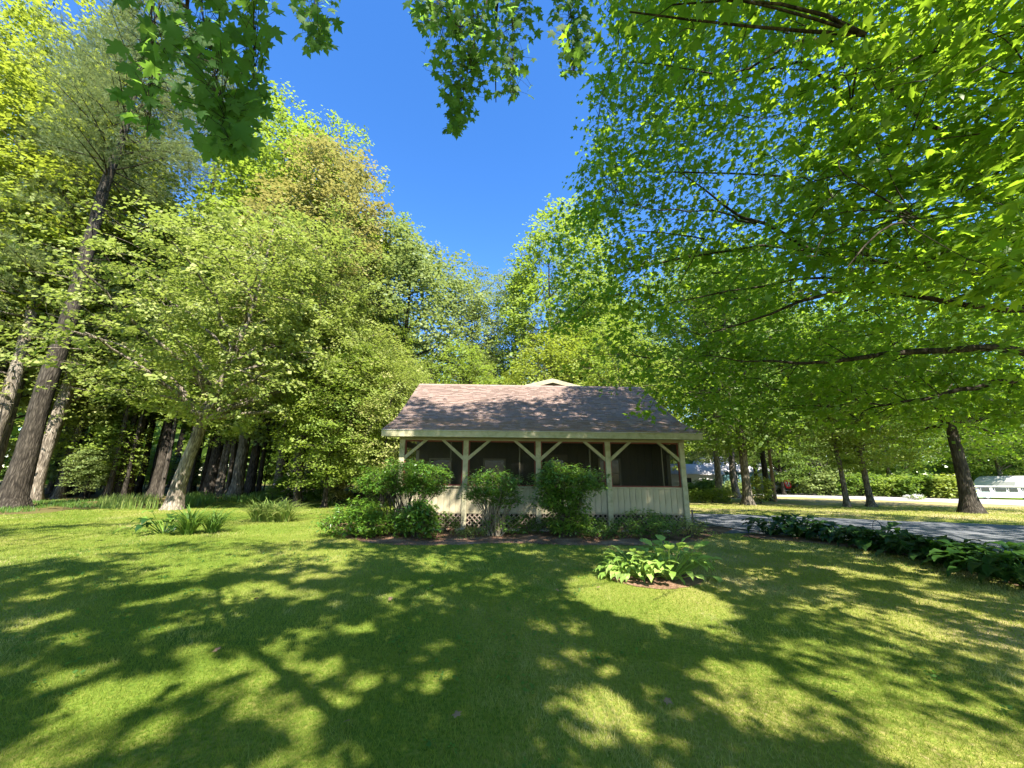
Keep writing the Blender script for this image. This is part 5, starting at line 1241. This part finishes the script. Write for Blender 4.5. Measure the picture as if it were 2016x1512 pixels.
# white dome shelter behind
b = MB(); n = 12; V = []
for y in (0, 4):
    for i in range(n + 1):
        t = math.pi * i / n; V.append((math.cos(t) * 1.7, y, math.sin(t) * 2.25))
Fs = [(i, i + 1, n + 2 + i, n + 1 + i) for i in range(n)] + [tuple(range(n + 1))[::-1], tuple(range(n + 1, 2 * n + 2))]
b.add(V, Fs); o = b.build('dome_shelter', M['white'], None); o.location = (*P(2022, 950, 44)[:2], 0); tag(o, 'white rounded shelter rising behind the camper trailer', 'shelter')
# unidentified red and white roadside shape, made up as a disc on a post
e = empty('roadside_object', (*P(1553, 965, 46)[:2], 0), 0, 'small rounded red and white object across the road right of the wooden pole', 'sign')
b = MB(); n = 16; V = [(.42 * math.cos(2 * math.pi * i / n), y, 1.15 + .55 * math.sin(2 * math.pi * i / n)) for y in (-.03, .03) for i in range(n)]
b.add(V, [tuple(range(n)), tuple(range(n, 2 * n))[::-1]] + [(i, n + i, n + (i + 1) % n, (i + 1) % n) for i in range(n)]); b.build('board', M['red'], e)
b = MB(); b.box(-.2, .2, -.045, -.032, .85, 1.1); b.box(-.28, -.16, -.045, -.032, 1.1, 1.4); b.box(.02, .14, -.045, -.032, 1.1, 1.32); b.build('marking', M['white'], e)
b = MB(); b.box(-.04, .04, -.02, .02, 0, .65); b.build('post', M['wood_post'], e)
# parked car glimpsed beside the pole
e = empty('parked_car', (*P(1535, 965, 48)[:2], 0), R(20), 'dark parked car half hidden behind the wooden pole', 'car')
b = MB(); V = []
sec = [(-2.1, .45), (-2.1, .85), (-1.3, .98), (-.75, 1.42), (.75, 1.45), (1.35, .95), (2.1, .82), (2.15, .45)]
for y in (-.85, .85): V += [(x, y * (.86 if z > 1.2 else 1), z) for x, z in sec]
k = len(sec); b.add(V, [tuple(range(k)), tuple(range(k, 2 * k))[::-1]] + [(i, k + i, k + (i + 1) % k, (i + 1) % k) for i in range(k)]); b.build('body', M['car_paint'], e, bevel=.04)
for x in (-1.3, 1.35):
    for y in (-.88, .68):
        b = MB(); b.tube([(x, y, .33), (x, y + .2, .33)], [.33, .33], 14); b.build('wheel', M['black_rubber'], e)
for x0, x1 in ((-1.0, -.05), (.05, .95)):
    b = MB(); b.add([(x0 - .1, -.862, 1.0), (x1 + .15, -.862, 1.0), (x1, -.75, 1.36), (x0 + .2, -.75, 1.36)], [(0, 1, 2, 3)]); b.build('window', M['pane'], e)
# clover and broad leaved weeds among the grass
rw = np.random.default_rng(410)
n = 2600; X = np.stack([rw.uniform(-11, 11, n), rw.uniform(1.9, 10, n)], 1); nzw = NS(rw, 8, 1.3); X = X[(np.abs(X[:, 0]) < 1.45 * X[:, 1] + .5) & (nzw(np.c_[X, 0 * X[:, 0]]) > .0) & ~inside(hb, X) & ~inside(bed, X) & ~inside(rowbed, X)]
X = np.repeat(X, 6, axis=0); n = len(X); a = rw.uniform(0, 6.283, n)
pos = np.c_[X + np.stack([np.cos(a), np.sin(a)], 1) * rw.uniform(0, .035, (n, 1)), rw.uniform(.02, .045, n)]
o = obj('clover', leaves_mesh('clover', tmpl_rhomb(.42), pos, rw.normal(size=(n, 3)) * .35 + np.array([0, 0, 1.0]), np.c_[np.cos(a), np.sin(a), 0 * a], rw.uniform(.016, .042, n), rw.uniform(0, 1, n)), M['leaf_hang'])
tag(o, 'small dark clover and weed leaves scattered through the mown grass', 'clover', kind='stuff')
# fallen leaves on the lawn
rl = np.random.default_rng(400)
for (px, py) in ((500, 1185), (427, 1290), (676, 1436), (900, 1425), (1180, 1162), (1100, 1170), (850, 1160), (770, 1187), (1640, 1372), (1310, 1390)):
    me = fast_mesh('fallen_leaf', TMB[0] * .06, TMB[1], True, np.full(len(TMB[1]), .9)); o = obj('fallen_leaf', me, M['wood_post'])
    p = G(px, py); o.location = (p[0], p[1], .045); o.rotation_euler = (rl.normal() * .3, rl.normal() * .3, rl.uniform(0, 6)); tag(o, 'small dry fallen leaf lying on the mown grass', 'leaf', 'dry leaves fallen on the lawn')
print('done', time.time() - T0, 'tris', sum(len(me.polygons) for me in bpy.data.meshes))
